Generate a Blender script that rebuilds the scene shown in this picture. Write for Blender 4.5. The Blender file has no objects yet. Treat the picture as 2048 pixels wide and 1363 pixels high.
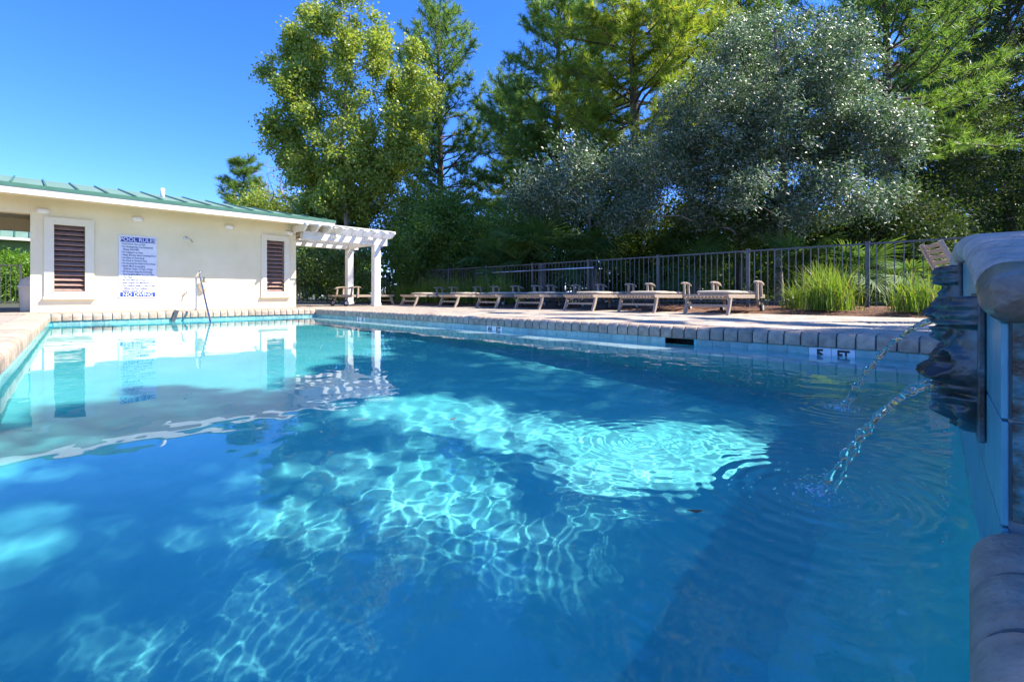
import bpy, math, random
import numpy as np
from mathutils import Vector, Matrix

# ------------------------------------------------------------------ camera, sky, sun, exposure
sc = bpy.context.scene
COL = sc.collection
F, U0, V0, HD, HW = 937.0, 1024.0, 590.0, 0.33, 0.52      # focal (px), principal x, horizon y, eye above deck, eye above water
AZ = math.radians(45.8)
SA, CA = math.sin(AZ), math.cos(AZ)
WZ = HD - HW                                              # water level (deck is z = 0)
SUN_EL, SUN_AZ = math.radians(49.0), math.radians(44.0)
SUN = Vector((math.sin(SUN_AZ) * math.cos(SUN_EL), -math.cos(SUN_AZ) * math.cos(SUN_EL), math.sin(SUN_EL)))

cam_d = bpy.data.cameras.new('camera')
cam = bpy.data.objects.new('camera', cam_d)
COL.objects.link(cam)
cam_d.sensor_width = 36.0
cam_d.lens = F / 2048 * 36.0
cam_d.shift_y = -(681.5 - V0) / 2048
cam_d.clip_start, cam_d.clip_end = 0.03, 600
cam.location = (0, 0, HD)
cam.rotation_euler = (math.pi / 2, 0, -AZ)
sc.camera = cam

world = bpy.data.worlds.new('World')
sc.world = world
world.use_nodes = True
wn = world.node_tree
bg = wn.nodes['Background']
sky = wn.nodes.new('ShaderNodeTexSky')
sky.sky_type = 'NISHITA'
sky.sun_disc = False
sky.sun_elevation = SUN_EL
sky.sun_rotation = math.atan2(SUN.x, SUN.y)
sky.air_density, sky.dust_density, sky.ozone_density, sky.altitude = 0.9, 0.0, 6.0, 800
hsv = wn.nodes.new('ShaderNodeHueSaturation')
hsv.inputs['Saturation'].default_value = 1.2
tint = wn.nodes.new('ShaderNodeMix')
tint.data_type = 'RGBA'
tint.blend_type = 'MULTIPLY'
tint.inputs[0].default_value = 1.0
tint.inputs[7].default_value = (0.95, 0.91, 1.27, 1)
wn.links.new(sky.outputs[0], hsv.inputs['Color'])
wn.links.new(hsv.outputs[0], tint.inputs[6])
wn.links.new(tint.outputs[2], bg.inputs[0])
bg.inputs[1].default_value = 0.14

sun_d = bpy.data.lights.new('sun', 'SUN')
sun_d.energy, sun_d.angle, sun_d.color = 5.0, math.radians(0.55), (1.0, 0.94, 0.84)
sun_d.cycles.is_caustics_light = True
sun_o = bpy.data.objects.new('sun', sun_d)
COL.objects.link(sun_o)
sun_o.rotation_euler = SUN.to_track_quat('Z', 'Y').to_euler()

sc.view_settings.view_transform = 'Standard'
sc.view_settings.look = 'None'
sc.view_settings.exposure = 1.25
sc.view_settings.gamma = 1.0
sc.view_settings.use_curve_mapping = False
sc.cycles.max_bounces = 9
sc.cycles.diffuse_bounces = 3
sc.cycles.glossy_bounces = 4
sc.cycles.transmission_bounces = 7
sc.cycles.transparent_max_bounces = 8
sc.cycles.sample_clamp_indirect = 6.0
sc.cycles.use_denoising = True
sc.cycles.denoiser = 'OPENIMAGEDENOISE'

# ------------------------------------------------------------------ helpers
def ray(u, v):
    a = (u - U0) / F
    return np.array([SA + CA * a, CA - SA * a, (V0 - v) / F])
def at_z(u, v, z):
    r = ray(u, v); t = (z - HD) / r[2]
    return np.array([r[0] * t, r[1] * t, z])
def at_x(u, v, X):
    r = ray(u, v); t = X / r[0]
    return np.array([X, r[1] * t, HD + r[2] * t])
def at_y(u, v, Y):
    r = ray(u, v); t = Y / r[1]
    return np.array([r[0] * t, Y, HD + r[2] * t])
def at_d(u, v, t):
    r = ray(u, v)
    return np.array([r[0] * t, r[1] * t, HD + r[2] * t])

class MB:
    def __init__(s):
        s.v, s.f = [], []
    def add(s, vs, fs):
        n = len(s.v)
        s.v += [tuple(map(float, p)) for p in vs]
        s.f += [tuple(i + n for i in q) for q in fs]
        return s
    def box(s, x0, x1, y0, y1, z0, z1, M=None):
        vs = [(x, y, z) for z in (z0, z1) for y in (y0, y1) for x in (x0, x1)]
        if M is not None:
            vs = [M @ Vector(p) for p in vs]
        return s.add(vs, [(0, 2, 3, 1), (4, 5, 7, 6), (0, 1, 5, 4), (2, 6, 7, 3), (0, 4, 6, 2), (1, 3, 7, 5)])
    def prism(s, prof, axis, a0, a1, caps=True):
        # profile (p, q) extruded along axis: 'x' -> (a,p,q), 'y' -> (p,a,q), 'z' -> (p,q,a)
        n = len(prof)
        mk = {'x': lambda p, q, a: (a, p, q), 'y': lambda p, q, a: (p, a, q), 'z': lambda p, q, a: (p, q, a)}[axis]
        vs = [mk(p, q, a0) for p, q in prof] + [mk(p, q, a1) for p, q in prof]
        fs = [(i, (i + 1) % n, n + (i + 1) % n, n + i) for i in range(n)]
        if caps:
            fs += [tuple(range(n - 1, -1, -1)), tuple(range(n, 2 * n))]
        return s.add(vs, fs)
    def tube(s, pts, rad, k=8, caps=True):
        pts = [Vector(p) for p in pts]
        n = len(pts)
        rad = rad if hasattr(rad, '__len__') else [rad] * n
        ref = None
        vs = []
        for i, p in enumerate(pts):
            t = (pts[min(i + 1, n - 1)] - pts[max(i - 1, 0)]).normalized()
            if ref is None:
                ref = t.orthogonal().normalized()
            ref = (ref - t * ref.dot(t)).normalized()
            b = t.cross(ref)
            for j in range(k):
                a = 2 * math.pi * j / k
                vs.append(p + (ref * math.cos(a) + b * math.sin(a)) * rad[i])
        fs = [(i * k + j, i * k + (j + 1) % k, (i + 1) * k + (j + 1) % k, (i + 1) * k + j) for i in range(n - 1) for j in range(k)]
        if caps:
            fs += [tuple(range(k - 1, -1, -1)), tuple(range((n - 1) * k, n * k))]
        return s.add(vs, fs)
    def lathe(s, prof, c=(0, 0, 0), k=20, axis='z'):
        vs = []
        for r, h in prof:
            for j in range(k):
                a = 2 * math.pi * j / k
                p = {'z': (r * math.cos(a), r * math.sin(a), h), 'y': (r * math.cos(a), h, r * math.sin(a)), 'x': (h, r * math.cos(a), r * math.sin(a))}[axis]
                vs.append((p[0] + c[0], p[1] + c[1], p[2] + c[2]))
        n = len(prof)
        fs = [(i * k + j, i * k + (j + 1) % k, (i + 1) * k + (j + 1) % k, (i + 1) * k + j) for i in range(n - 1) for j in range(k)]
        fs += [tuple(range(k - 1, -1, -1)), tuple(range((n - 1) * k, n * k))]
        return s.add(vs, fs)
    def mesh(s, name, m, smooth=False, bevel=0):
        me = bpy.data.meshes.new(name)
        me.from_pydata(s.v, [], s.f)
        if smooth:
            me.polygons.foreach_set('use_smooth', [True] * len(me.polygons))
        me.materials.append(m)
        me.update()
        return me
    def build(s, name, m, parent=None, smooth=False, bevel=0):
        return link(name, s.mesh(name, m, smooth), parent, bevel)

def link(name, me, parent=None, bevel=0):
    o = bpy.data.objects.new(name, me)
    COL.objects.link(o)
    o.parent = parent
    if bevel:
        b = o.modifiers.new('bevel', 'BEVEL')
        b.width, b.segments, b.limit_method = bevel, 2, 'ANGLE'
    return o
def empty(name, loc=(0, 0, 0), rz=0):
    o = bpy.data.objects.new(name, None)
    COL.objects.link(o)
    o.location = loc
    o.rotation_euler = (0, 0, rz)
    o.empty_display_size = 0.1
    return o
def tag(o, label=None, cat=None, group=None, kind=None):
    for k, v in (('label', label), ('category', cat), ('group', group), ('kind', kind)):
        if v:
            o[k] = v
    return o
def np_mesh(name, V, Fc, m, smooth=False):
    # V (n,3), Fc (m,k) constant-size faces
    me = bpy.data.meshes.new(name)
    V = np.ascontiguousarray(V, dtype=np.float32)
    Fc = np.ascontiguousarray(Fc, dtype=np.int32)
    n, k = Fc.shape
    me.vertices.add(len(V)); me.vertices.foreach_set('co', V.ravel())
    me.loops.add(n * k); me.loops.foreach_set('vertex_index', Fc.ravel())
    me.polygons.add(n)
    me.polygons.foreach_set('loop_start', np.arange(0, n * k, k, dtype=np.int32))
    if smooth:
        me.polygons.foreach_set('use_smooth', np.ones(n, dtype=bool))
    me.update(calc_edges=True)
    me.materials.append(m)
    return me

# ------------------------------------------------------------------ materials
def mat(name, c1, c2=None, scale=8.0, rough=0.7, bump=0.0, bscale=None, metal=0.0, rand=0.0, spec=0.5, detail=5.0, stretch=None, c3=None, lo=0.35, hi=0.65):
    m = bpy.data.materials.new(name)
    m.use_nodes = True
    nt = m.node_tree
    p = nt.nodes['Principled BSDF']
    p.inputs['Roughness'].default_value = rough
    p.inputs['Metallic'].default_value = metal
    p.inputs['Specular IOR Level'].default_value = spec
    tc = nt.nodes.new('ShaderNodeTexCoord')
    src = tc.outputs['Object']
    if stretch:
        mp = nt.nodes.new('ShaderNodeMapping')
        mp.inputs['Scale'].default_value = stretch
        nt.links.new(src, mp.inputs[0]); src = mp.outputs[0]
    oi = None
    if rand:
        oi = nt.nodes.new('ShaderNodeObjectInfo')
        ad = nt.nodes.new('ShaderNodeVectorMath'); ad.operation = 'ADD'
        cx = nt.nodes.new('ShaderNodeVectorMath'); cx.operation = 'SCALE'
        cx.inputs[0].default_value = (37.0, 91.0, 53.0)
        nt.links.new(oi.outputs['Random'], cx.inputs['Scale'])
        nt.links.new(src, ad.inputs[0]); nt.links.new(cx.outputs[0], ad.inputs[1]); src = ad.outputs[0]
    col = None
    if c2 is not None:
        nz = nt.nodes.new('ShaderNodeTexNoise')
        nz.inputs['Scale'].default_value = scale
        nz.inputs['Detail'].default_value = detail
        nz.inputs['Roughness'].default_value = 0.6
        nt.links.new(src, nz.inputs['Vector'])
        rp = nt.nodes.new('ShaderNodeValToRGB')
        rp.color_ramp.elements[0].position, rp.color_ramp.elements[1].position = lo, hi
        rp.color_ramp.elements[0].color, rp.color_ramp.elements[1].color = (*c1, 1), (*c2, 1)
        if c3 is not None:
            e = rp.color_ramp.elements.new((lo + hi) / 2); e.color = (*c3, 1)
        nt.links.new(nz.outputs['Fac'], rp.inputs[0])
        col = rp.outputs[0]
    if rand:
        rv = nt.nodes.new('ShaderNodeMapRange')
        rv.inputs['To Min'].default_value, rv.inputs['To Max'].default_value = 1 - rand, 1 + rand
        nt.links.new(oi.outputs['Random'], rv.inputs['Value'])
        mx = nt.nodes.new('ShaderNodeVectorMath'); mx.operation = 'SCALE'
        if col is not None:
            nt.links.new(col, mx.inputs[0])
        else:
            mx.inputs[0].default_value = c1
        nt.links.new(rv.outputs[0], mx.inputs['Scale']); col = mx.outputs[0]
    if col is not None:
        nt.links.new(col, p.inputs['Base Color'])
    else:
        p.inputs['Base Color'].default_value = (*c1, 1)
    if bump:
        nb = nt.nodes.new('ShaderNodeTexNoise')
        nb.inputs['Scale'].default_value = bscale or scale * 4
        nb.inputs['Detail'].default_value = 6
        nt.links.new(src, nb.inputs['Vector'])
        bp = nt.nodes.new('ShaderNodeBump')
        bp.inputs['Strength'].default_value = bump
        bp.inputs['Distance'].default_value = 0.01
        nt.links.new(nb.outputs['Fac'], bp.inputs['Height'])
        nt.links.new(bp.outputs[0], p.inputs['Normal'])
    return m

def leafmat(name, cols, rough=0.45, spec=0.4, trans=0.35, tcol=None, big=0.0):
    # colour varies leaf by leaf (random per island)
    m = bpy.data.materials.new(name)
    m.use_nodes = True
    nt = m.node_tree
    p = nt.nodes['Principled BSDF']
    out = nt.nodes['Material Output']
    p.inputs['Roughness'].default_value = rough
    p.inputs['Specular IOR Level'].default_value = spec
    g = nt.nodes.new('ShaderNodeNewGeometry')
    rp = nt.nodes.new('ShaderNodeValToRGB')
    el = rp.color_ramp.elements
    while len(el) < len(cols):
        el.new(0.5)
    for i, c in enumerate(cols):
        el[i].position = i / (len(cols) - 1)
        el[i].color = (*c, 1)
    nt.links.new(g.outputs['Random Per Island'], rp.inputs[0])
    tr = nt.nodes.new('ShaderNodeBsdfTranslucent')
    tm = nt.nodes.new('ShaderNodeMix'); tm.data_type = 'RGBA'; tm.blend_type = 'MULTIPLY'; tm.inputs[0].default_value = 1
    tm.inputs[7].default_value = (*(tcol or (1.7, 1.6, 0.7)), 1)
    nt.links.new(rp.outputs[0], tm.inputs[6])
    nt.links.new(tm.outputs[2], tr.inputs[0])
    nt.links.new(rp.outputs[0], p.inputs['Base Color'])
    mx = nt.nodes.new('ShaderNodeMixShader'); mx.inputs[0].default_value = trans
    nt.links.new(p.outputs[0], mx.inputs[1]); nt.links.new(tr.outputs[0], mx.inputs[2])
    nt.links.new(mx.outputs[0], out.inputs[0])
    return m

M = {}
M['stucco'] = mat('stucco', (.79, .68, .43), (.87, .76, .51), 1.3, .9, .5, 60, detail=9)
M['trim'] = mat('trim', (.82, .74, .55), (.78, .70, .51), 6, .7, .05)
M['white_paint'] = mat('white_paint', (.80, .78, .72), (.72, .70, .64), 9, .55, .06)
M['fascia'] = mat('fascia', (.70, .65, .53), (.62, .57, .46), 5, .5)
M['roof'] = mat('roof', (.115, .20, .145), (.15, .245, .18), 2, .62, 0, metal=.0, rand=.05)
M['roof_edge'] = mat('roof_edge', (.055, .15, .09), (.07, .18, .11), 5, .4)
M['louvre'] = mat('louvre', (.28, .16, .125), (.38, .24, .185), 14, .6, .1, rand=.12)
M['dark'] = mat('dark_interior', (.012, .011, .010))
M['coping'] = mat('coping', (.34, .245, .175), (.53, .40, .29), 14, .85, .6, 90, rand=.16, detail=9)
M['coping_top'] = mat('coping_raised', (.44, .32, .24), (.64, .49, .38), 22, .8, .7, 110, rand=.12, detail=9)
M['coping_wet'] = mat('coping_wet', (.17, .12, .08), (.30, .22, .15), 25, .3, .3, 90)
M['mortar'] = mat('mortar', (.13, .115, .10), (.19, .17, .15), 30, .9, .2)
M['paver'] = mat('paver', (.33, .27, .205), (.46, .385, .30), 7, .85, .4, 70, rand=.2, detail=8)
M['sand'] = mat('sand', (.13, .10, .075), (.19, .15, .11), 25, .95)
M['ground'] = mat('ground', (.06, .05, .025), (.05, .07, .02), .8, .95, .4, 20)
M['tile'] = mat('tile', (.16, .35, .33), (.30, .47, .43), 14, .22, .05, 60, rand=.14)
M['plaster'] = mat('plaster', (.10, .58, .60), (.17, .66, .67), 1.6, .8, .15, 40)
M['ledge'] = mat('ledge', (.66, .76, .76), (.60, .71, .72), 6, .6)
M['white_tile'] = mat('white_tile', (.82, .82, .80), None, rough=.2)
M['black_ink'] = mat('black_ink', (.012, .012, .014), None, rough=.4)
M['blue_ink'] = mat('blue_ink', (.02, .05, .30), None, rough=.4)
M['sign_white'] = mat('sign_white', (.74, .75, .80), (.70, .71, .77), 4, .35)
M['navy_text'] = mat('navy_text', (.05, .055, .19), None, rough=.5)
M['teak'] = mat('teak', (.25, .185, .13), (.40, .32, .24), 18, .8, .25, 40, rand=.12, stretch=(1, 5, 5))
M['cushion'] = mat('cushion', (.46, .38, .27), (.54, .46, .34), 10, .9, .2, 60, rand=.06)
M['rubber'] = mat('rubber', (.02, .02, .02), None, rough=.7)
M['hub'] = mat('hub', (.62, .60, .55), None, rough=.5)
M['fence'] = mat('fence_paint', (.06, .062, .066), (.085, .085, .085), 10, .45)
M['steel'] = mat('steel', (.62, .62, .64), None, rough=.18, metal=1.0)
M['alu'] = mat('aluminium', (.62, .66, .74), None, rough=.35, metal=.6)
M['bronze'] = mat('bronze', (.03, .024, .018), (.06, .24, .27), 9, .34, .4, 36, spec=.7, lo=.40, hi=.66, c3=(.035, .085, .10))
M['patina'] = mat('patina_tile', (.05, .035, .022), (.05, .22, .26), 16, .3, .35, 40, rand=.1, lo=.42, hi=.58, c3=(.06, .13, .12), detail=9, stretch=(1, 1, 1.3))
M['blue_tile'] = mat('blue_tile', (.07, .27, .33), (.12, .37, .42), 8, .3, .12, 60, rand=.08, stretch=(6, 6, 1))
M['foam'] = mat('foam', (.75, .80, .82), None, rough=.25)
M['grout'] = mat('grout', (.24, .27, .27), None, rough=.9)
M['bark_pine'] = mat('bark_pine', (.06, .045, .035), (.16, .115, .085), 7, .95, .9, 14, stretch=(1, 1, .35))
M['bark_grey'] = mat('bark_grey', (.13, .11, .09), (.30, .26, .21), 6, .95, .7, 18, stretch=(1, 1, .4))
M['twig'] = mat('bare_twig', (.30, .25, .20), (.42, .36, .30), 6, .9)
M['mulch'] = mat('mulch', (.10, .045, .025), (.24, .12, .07), 22, .95, .9, 45)
M['straw'] = leafmat('pine_straw', [(.22, .09, .04), (.34, .17, .09), (.16, .07, .04), (.42, .27, .16)], .8, .2, .1)
M['plastic'] = mat('bin_plastic', (.52, .47, .38), (.56, .51, .42), 5, .5)
M['lamp_glass'] = mat('lamp_glass', (.82, .80, .74), None, rough=.3)
M['house2'] = mat('far_wall', (.24, .30, .12), (.28, .34, .15), 2, .9)

M['leaf_gum'] = leafmat('leaf_gum', [(.20, .29, .045), (.29, .37, .065), (.14, .24, .04), (.38, .40, .11), (.25, .34, .06)], .42, .5, .46)
M['leaf_oak'] = leafmat('leaf_oak', [(.035, .08, .022), (.075, .13, .045), (.24, .28, .22), (.055, .11, .03), (.13, .18, .09), (.40, .43, .38)], .46, .7, .28, (1.1, 1.4, .8))
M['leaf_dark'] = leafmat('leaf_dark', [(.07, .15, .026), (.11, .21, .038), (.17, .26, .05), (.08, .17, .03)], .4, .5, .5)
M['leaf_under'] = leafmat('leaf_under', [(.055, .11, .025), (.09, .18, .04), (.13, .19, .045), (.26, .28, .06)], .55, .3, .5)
M['leaf_shaded'] = leafmat('leaf_shaded', [(.02, .045, .012), (.035, .075, .018), (.055, .09, .022), (.09, .11, .03)], .55, .25, .3)  # shade of the right-hand trees put into a darker leaf colour
M['needle_shaded'] = leafmat('needle_shaded', [(.03, .07, .02), (.045, .095, .024), (.075, .12, .03)], .42, .5, .35)  # darker version of the needle colours, with the shade painted in
M['leaf_shrub'] = leafmat('leaf_shrub', [(.08, .16, .03), (.12, .21, .045), (.18, .26, .06), (.09, .18, .04)], .3, .7, .35)
M['leaf_bright'] = leafmat('leaf_bright', [(.10, .22, .02), (.16, .30, .03), (.22, .36, .05)], .4, .4, .4)
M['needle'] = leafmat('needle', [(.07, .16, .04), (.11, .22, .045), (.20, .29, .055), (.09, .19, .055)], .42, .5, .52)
M['needle_warm'] = leafmat('needle_warm', [(.11, .22, .03), (.20, .31, .04), (.27, .36, .05), (.36, .34, .06), (.13, .27, .04)], .42, .5, .54)
M['grass'] = leafmat('grass', [(.07, .16, .02), (.13, .24, .025), (.21, .30, .05), (.15, .26, .03), (.33, .28, .12)], .4, .4, .45)
M['palm'] = leafmat('palm', [(.05, .12, .03), (.08, .16, .04), (.12, .19, .055)], .6, .2, .35)
M['dead_leaf'] = mat('dead_leaf', (.30, .13, .05), (.20, .10, .05), 20, .7)

wm = bpy.data.materials.new('water'); wm.use_nodes = True
nt = wm.node_tree; nt.nodes.clear()
wo_ = nt.nodes.new('ShaderNodeOutputMaterial'); wg = nt.nodes.new('ShaderNodeBsdfGlass')
wg.inputs['Roughness'].default_value = 0.0; wg.inputs['IOR'].default_value = 1.333
wg.inputs['Color'].default_value = (.90, .985, 1, 1)
nt.links.new(wg.outputs[0], wo_.inputs[0]); M['water'] = wm
jm = bpy.data.materials.new('water_jet'); jm.use_nodes = True
nt = jm.node_tree; nt.nodes.clear()
o_ = nt.nodes.new('ShaderNodeOutputMaterial'); g_ = nt.nodes.new('ShaderNodeBsdfGlass')
g_.inputs['Roughness'].default_value = 0.02; g_.inputs['IOR'].default_value = 1.33
nt.links.new(g_.outputs[0], o_.inputs[0]); M['jet'] = jm

# ------------------------------------------------------------------ key dimensions
XR, YF = 4.87, 11.4                       # right pool wall, far pool wall
def xl(y): return -0.34 + (0.22 + 0.34) * y / YF     # left pool wall (slightly splayed)
BW, FX, DECKX = 13.1, 10.64, 9.2          # building wall plane, fence line, deck edge

# ------------------------------------------------------------------ ground and deck
def frame_sheet(name, outer, z, m, kind='structure'):
    (x0, x1, y0, y1), (a0, a2, a1, b0, b1) = outer, (xl(0) - .25, xl(YF) - .25, 5.12, -.25, 11.65)
    v = [(x0, y0, z), (x1, y0, z), (x1, y1, z), (x0, y1, z), (a0, b0, z), (a1, b0, z), (a1, b1, z), (a2, b1, z)]
    o = MB().add(v, [(0, 1, 5, 4), (1, 2, 6, 5), (2, 3, 7, 6), (3, 0, 4, 7)]).build(name, m)
    o['kind'] = kind
    return o
frame_sheet('ground', (-250, 300, -250, 300), -0.06, M['ground'])
deck = frame_sheet('pool_deck', (-7, DECKX, -6, 19.0), -0.012, M['sand'])

# pavers: the ones that show largest are parts, the rest one part
PV, GAP = 0.27, 0.006
pm = MB()
h = PV / 2 - GAP / 2
c = 0.006
pm.add([(-h, -h, -.04), (h, -h, -.04), (h, h, -.04), (-h, h, -.04), (-h, -h, -c), (h, -h, -c), (h, h, -c), (-h, h, -c),
        (-h + c, -h + c, 0), (h - c, -h + c, 0), (h - c, h - c, 0), (-h + c, h - c, 0)],
       [(0, 1, 5, 4), (1, 2, 6, 5), (2, 3, 7, 6), (3, 0, 4, 7), (4, 5, 9, 8), (5, 6, 10, 9), (6, 7, 11, 10), (7, 4, 8, 11), (8, 9, 10, 11)])
paver_me = pm.mesh('paver', M['paver'])
cells = []
nx = int((DECKX - 5.175) / PV)
for i in range(nx):
    for j in range(-3, 70):
        x = 5.175 + (i + .5) * PV
        y = j * PV + (PV / 2 if i % 2 else 0)
        if y < 18.9:
            cells.append((x, y))
def shows(p):
    d = SA * p[0] + CA * p[1]
    l = CA * p[0] - SA * p[1]
    if d < 1 or abs(l / d) > 1.12:
        return 1e9
    return d
rr = random.Random(4)
cells.sort(key=shows)
for x, y in cells[:300]:
    o = link('paver', paver_me, deck)
    o.location = (x, y, rr.uniform(-.002, .002))
rest = MB()
far_cells = [(x, y) for x, y in cells[300:]]
for i in range(36):
    for j in range(5):
        x = -3.4 + (i + .5) * PV
        if x < 5.17:
            far_cells.append((x, 11.735 + (j + .5) * PV))
for i in range(9):
    for j in range(0, 42):
        far_cells.append((xl(j * PV + .1) - .29 - (i + .5) * PV, j * PV + .1))
for x, y in far_cells:
    rest.box(x - h, x + h, y - h, y + h, -.04, rr.uniform(-.003, .001))
rest.build('paver_field', M['paver'], deck)['kind'] = 'stuff'

# ------------------------------------------------------------------ pool shell
ZT0, ZT1 = -0.131, -0.301                 # waterline tile band
ZN, ZF = -1.75, -1.25                     # floor depth near / far
pool = MB()
LB, ZB = 0.50, WZ - 0.25                  # bench along the right wall
# floor
pool.add([(xl(0), -.03, ZN), (XR - LB, -.03, ZN), (XR - LB, YF, ZF), (xl(YF), YF, ZF)], [(0, 1, 2, 3)])
# left, far, near walls, bench riser, right wall above bench
pool.add([(xl(0), 0, ZN), (xl(YF), YF, ZF), (xl(YF), YF, -.02), (xl(0), 0, -.02)], [(0, 1, 2, 3)])
pool.add([(xl(YF), YF, ZF), (XR, YF, ZF), (XR, YF, -.02), (xl(YF), YF, -.02)], [(0, 1, 2, 3)])
cv = [(-.045, -.135), (-.045, ZN + .75)] + [(-.045 + .75 * (1 - math.cos(k * math.pi / 24)), ZN + .75 * (1 - math.sin(k * math.pi / 24))) for k in range(1, 12)] + [(.75, ZN + .003)]
cvs = [(xx_, y_, z_) for xx_ in (xl(0) - .05, XR) for y_, z_ in cv]
pool.add(cvs, [(k, k + 1, len(cv) + k + 1, len(cv) + k) for k in range(len(cv) - 1)])
pool.add([(XR - LB, 0, ZN), (XR - LB, YF, ZF), (XR - LB, YF, ZB), (XR - LB, 0, ZB)], [(3, 2, 1, 0)])
# right wall, with the skimmer mouth left open
sk0, sk1 = at_x(1388, 685, XR)[1], at_x(1330, 680, XR)[1]
SZ0, SZ1 = -.26, -.135
for (y0, y1, z0, z1) in ((0, sk0, ZB, -.02), (sk1, YF, ZB, -.02), (sk0, sk1, ZB, SZ0), (sk0, sk1, SZ1, -.02)):
    pool.add([(XR, y0, z0), (XR, y1, z0), (XR, y1, z1), (XR, y0, z1)], [(3, 2, 1, 0)])
pool_o = pool.build('pool_shell', M['plaster'])
pool_o['kind'] = 'structure'
pool_o.cycles.is_caustics_receiver = True
bench = MB().box(XR - LB - .015, XR - .001, .01, YF - .01, ZB - .03, ZB + .002).build('bench_edge', M['ledge'], pool_o)
bench.cycles.is_caustics_receiver = True
for k, (d, zz) in enumerate(((1.1, -.50), (.75, -.36), (.38, -.27))):
    s = MB().box(xl(YF) + .8, 3.6, YF - d, YF - .004, ZF - .05, WZ + zz + .19).build('step', M['plaster'], pool_o, bevel=.015)
    s.cycles.is_caustics_receiver = True
sk = MB().box(XR + .002, XR + .25, sk0 - .02, sk1 + .02, SZ0 - .05, SZ1 + .05)
sk.f = [f for i, f in enumerate(sk.f) if i != 4]      # open towards the pool
sk.build('skimmer', M['dark'], pool_o)

# waterline tiles
TW = 0.17
tm_ = MB().box(-TW / 2 + .002, TW / 2 - .002, -.004, .004, ZT1, ZT0 - .003)
tile_me = tm_.mesh('tile', M['tile'])
wtile_me = tm_.mesh('marker_tile', M['white_tile'])
def text_mesh(txt, size, m, align='CENTER', bold=0.0, sx=1.0):
    cu = bpy.data.curves.new('t', 'FONT')
    cu.body, cu.size, cu.align_x, cu.align_y = txt, size, align, 'CENTER'
    cu.offset, cu.extrude, cu.resolution_u = bold, 0.0006, 3
    ob = bpy.data.objects.new('t', cu)
    COL.objects.link(ob)
    bpy.context.view_layer.update()
    me = bpy.data.meshes.new_from_object(ob.evaluated_get(bpy.context.evaluated_depsgraph_get()))
    bpy.data.objects.remove(ob)
    if sx != 1.0:
        for v in me.vertices:
            v.co.x *= sx
    me.materials.clear(); me.materials.append(m)
    return me
markers = {}
for u, txt in ((1629, '5'), (1674, 'FT'), (982, '4½'), (996, 'FT'), (722, '3'), (729, 'FT')):
    markers.setdefault(round((at_x(u, 700, XR)[1]) / TW - .5), txt)
mk = sorted(markers)
# the digit tile is always the farther of each pair
mk5, mk4, mk3 = round(at_x(1629, 700, XR)[1] / TW - .5), round(at_x(982, 660, XR)[1] / TW - .5), round(at_x(722, 637, XR)[1] / TW - .5)
markers = {mk5: '5', mk5 - 1: 'FT', mk4: '4½', mk4 - 1: 'FT', mk3: '3', mk3 - 1: 'FT'}
def put_tile(x, y, rz, j=None):
    o = link('tile' if j is None else 'marker_tile', tile_me if j is None else wtile_me, pool_o)
    o.location = (x, y, 0); o.rotation_euler = (0, 0, rz)
    o.cycles.is_caustics_receiver = True
    if j is not None:
        t = link('lettering', text_mesh(j, .110, M['black_ink'], bold=.005, sx=(.75 if len(j) > 1 else 1.05)), o)
        t.location = (0, -.0052, -.191); t.rotation_euler = (math.pi / 2, 0, 0)
    return o
for j in range(int(YF / TW)):
    y = (j + .5) * TW
    if sk0 - TW * .45 < y < sk1 + TW * .45:
        continue
    put_tile(XR - .004, y, -math.pi / 2, markers.get(j))
    la = math.atan2(0.56, YF)
    put_tile(xl(y) + .005, y, math.pi / 2 - la)
for i in range(int((XR - xl(YF)) / TW)):
    put_tile(XR - (i + .5) * TW - .005, YF - .005, 0)

# coping bricks with a rounded nose
CW = 0.135
def nose_profile(back, over=.03, top=0.0, bot=-.131, r=.055, n=7):
    p = [(back, bot), (-over + .012, bot), (-over, bot + .012)]
    for k in range(n + 1):
        a = math.pi - k * (math.pi / 2) / n
        p.append((-over + r + r * math.cos(a), top - r + r * math.sin(a)))
    p.append((back, top))
    return p
def brick_rings(prof, x0, x1, e=.007):
    cx = sum(p for p, q in prof) / len(prof); cz = (max(q for p, q in prof) + min(q for p, q in prof)) / 2
    def ins(p, q, d):
        return (p + (d if p < cx else -d), q + (d if q < cz else -d))
    out = []
    for x, d in ((x0, e), (x0 + e * .35, e * .35), (x0 + e, 0), (x1 - e, 0), (x1 - e * .35, e * .35), (x1, e)):
        out.append([(x, *ins(p, q, d)) for p, q in prof])
    return out
def ring_faces(n, m):
    return [(s_ * n + i, s_ * n + (i + 1) % n, (s_ + 1) * n + (i + 1) % n, (s_ + 1) * n + i) for s_ in range(m - 1) for i in range(n)] + [tuple(range(n - 1, -1, -1)), tuple(range((m - 1) * n, m * n))]
def eased(me, n):
    # the lowest ring of each joint carries mortar
    me.set_sharp_from_angle(angle=math.radians(35))
    me.materials.append(M['mortar'])
    for i, pl in enumerate(me.polygons):
        if i < n or i >= 4 * n:
            pl.material_index = 1
    return me
def coping_mesh(name, prof, w, m):
    b = MB()
    rings = brick_rings(prof, -w / 2 + .002, w / 2 - .002, .011)
    b.add([p for rg_ in rings for p in rg_], ring_faces(len(prof), len(rings)))
    # shallow chamfer comes from the bevel on the shared mesh's copies being skipped: keep edges crisp but slightly recessed joints
    me = b.mesh(name, m, True)
    return eased(me, len(prof))
cop_me = coping_mesh('coping_brick', nose_profile(.28), CW, M['coping'])
cop = MB()
cop.box(XR + .012, XR + .27, -.02, YF + .27, -.128, -.006)
cop.box(xl(YF) - .2, XR + .011, YF + .012, YF + .27, -.128, -.006)
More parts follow.
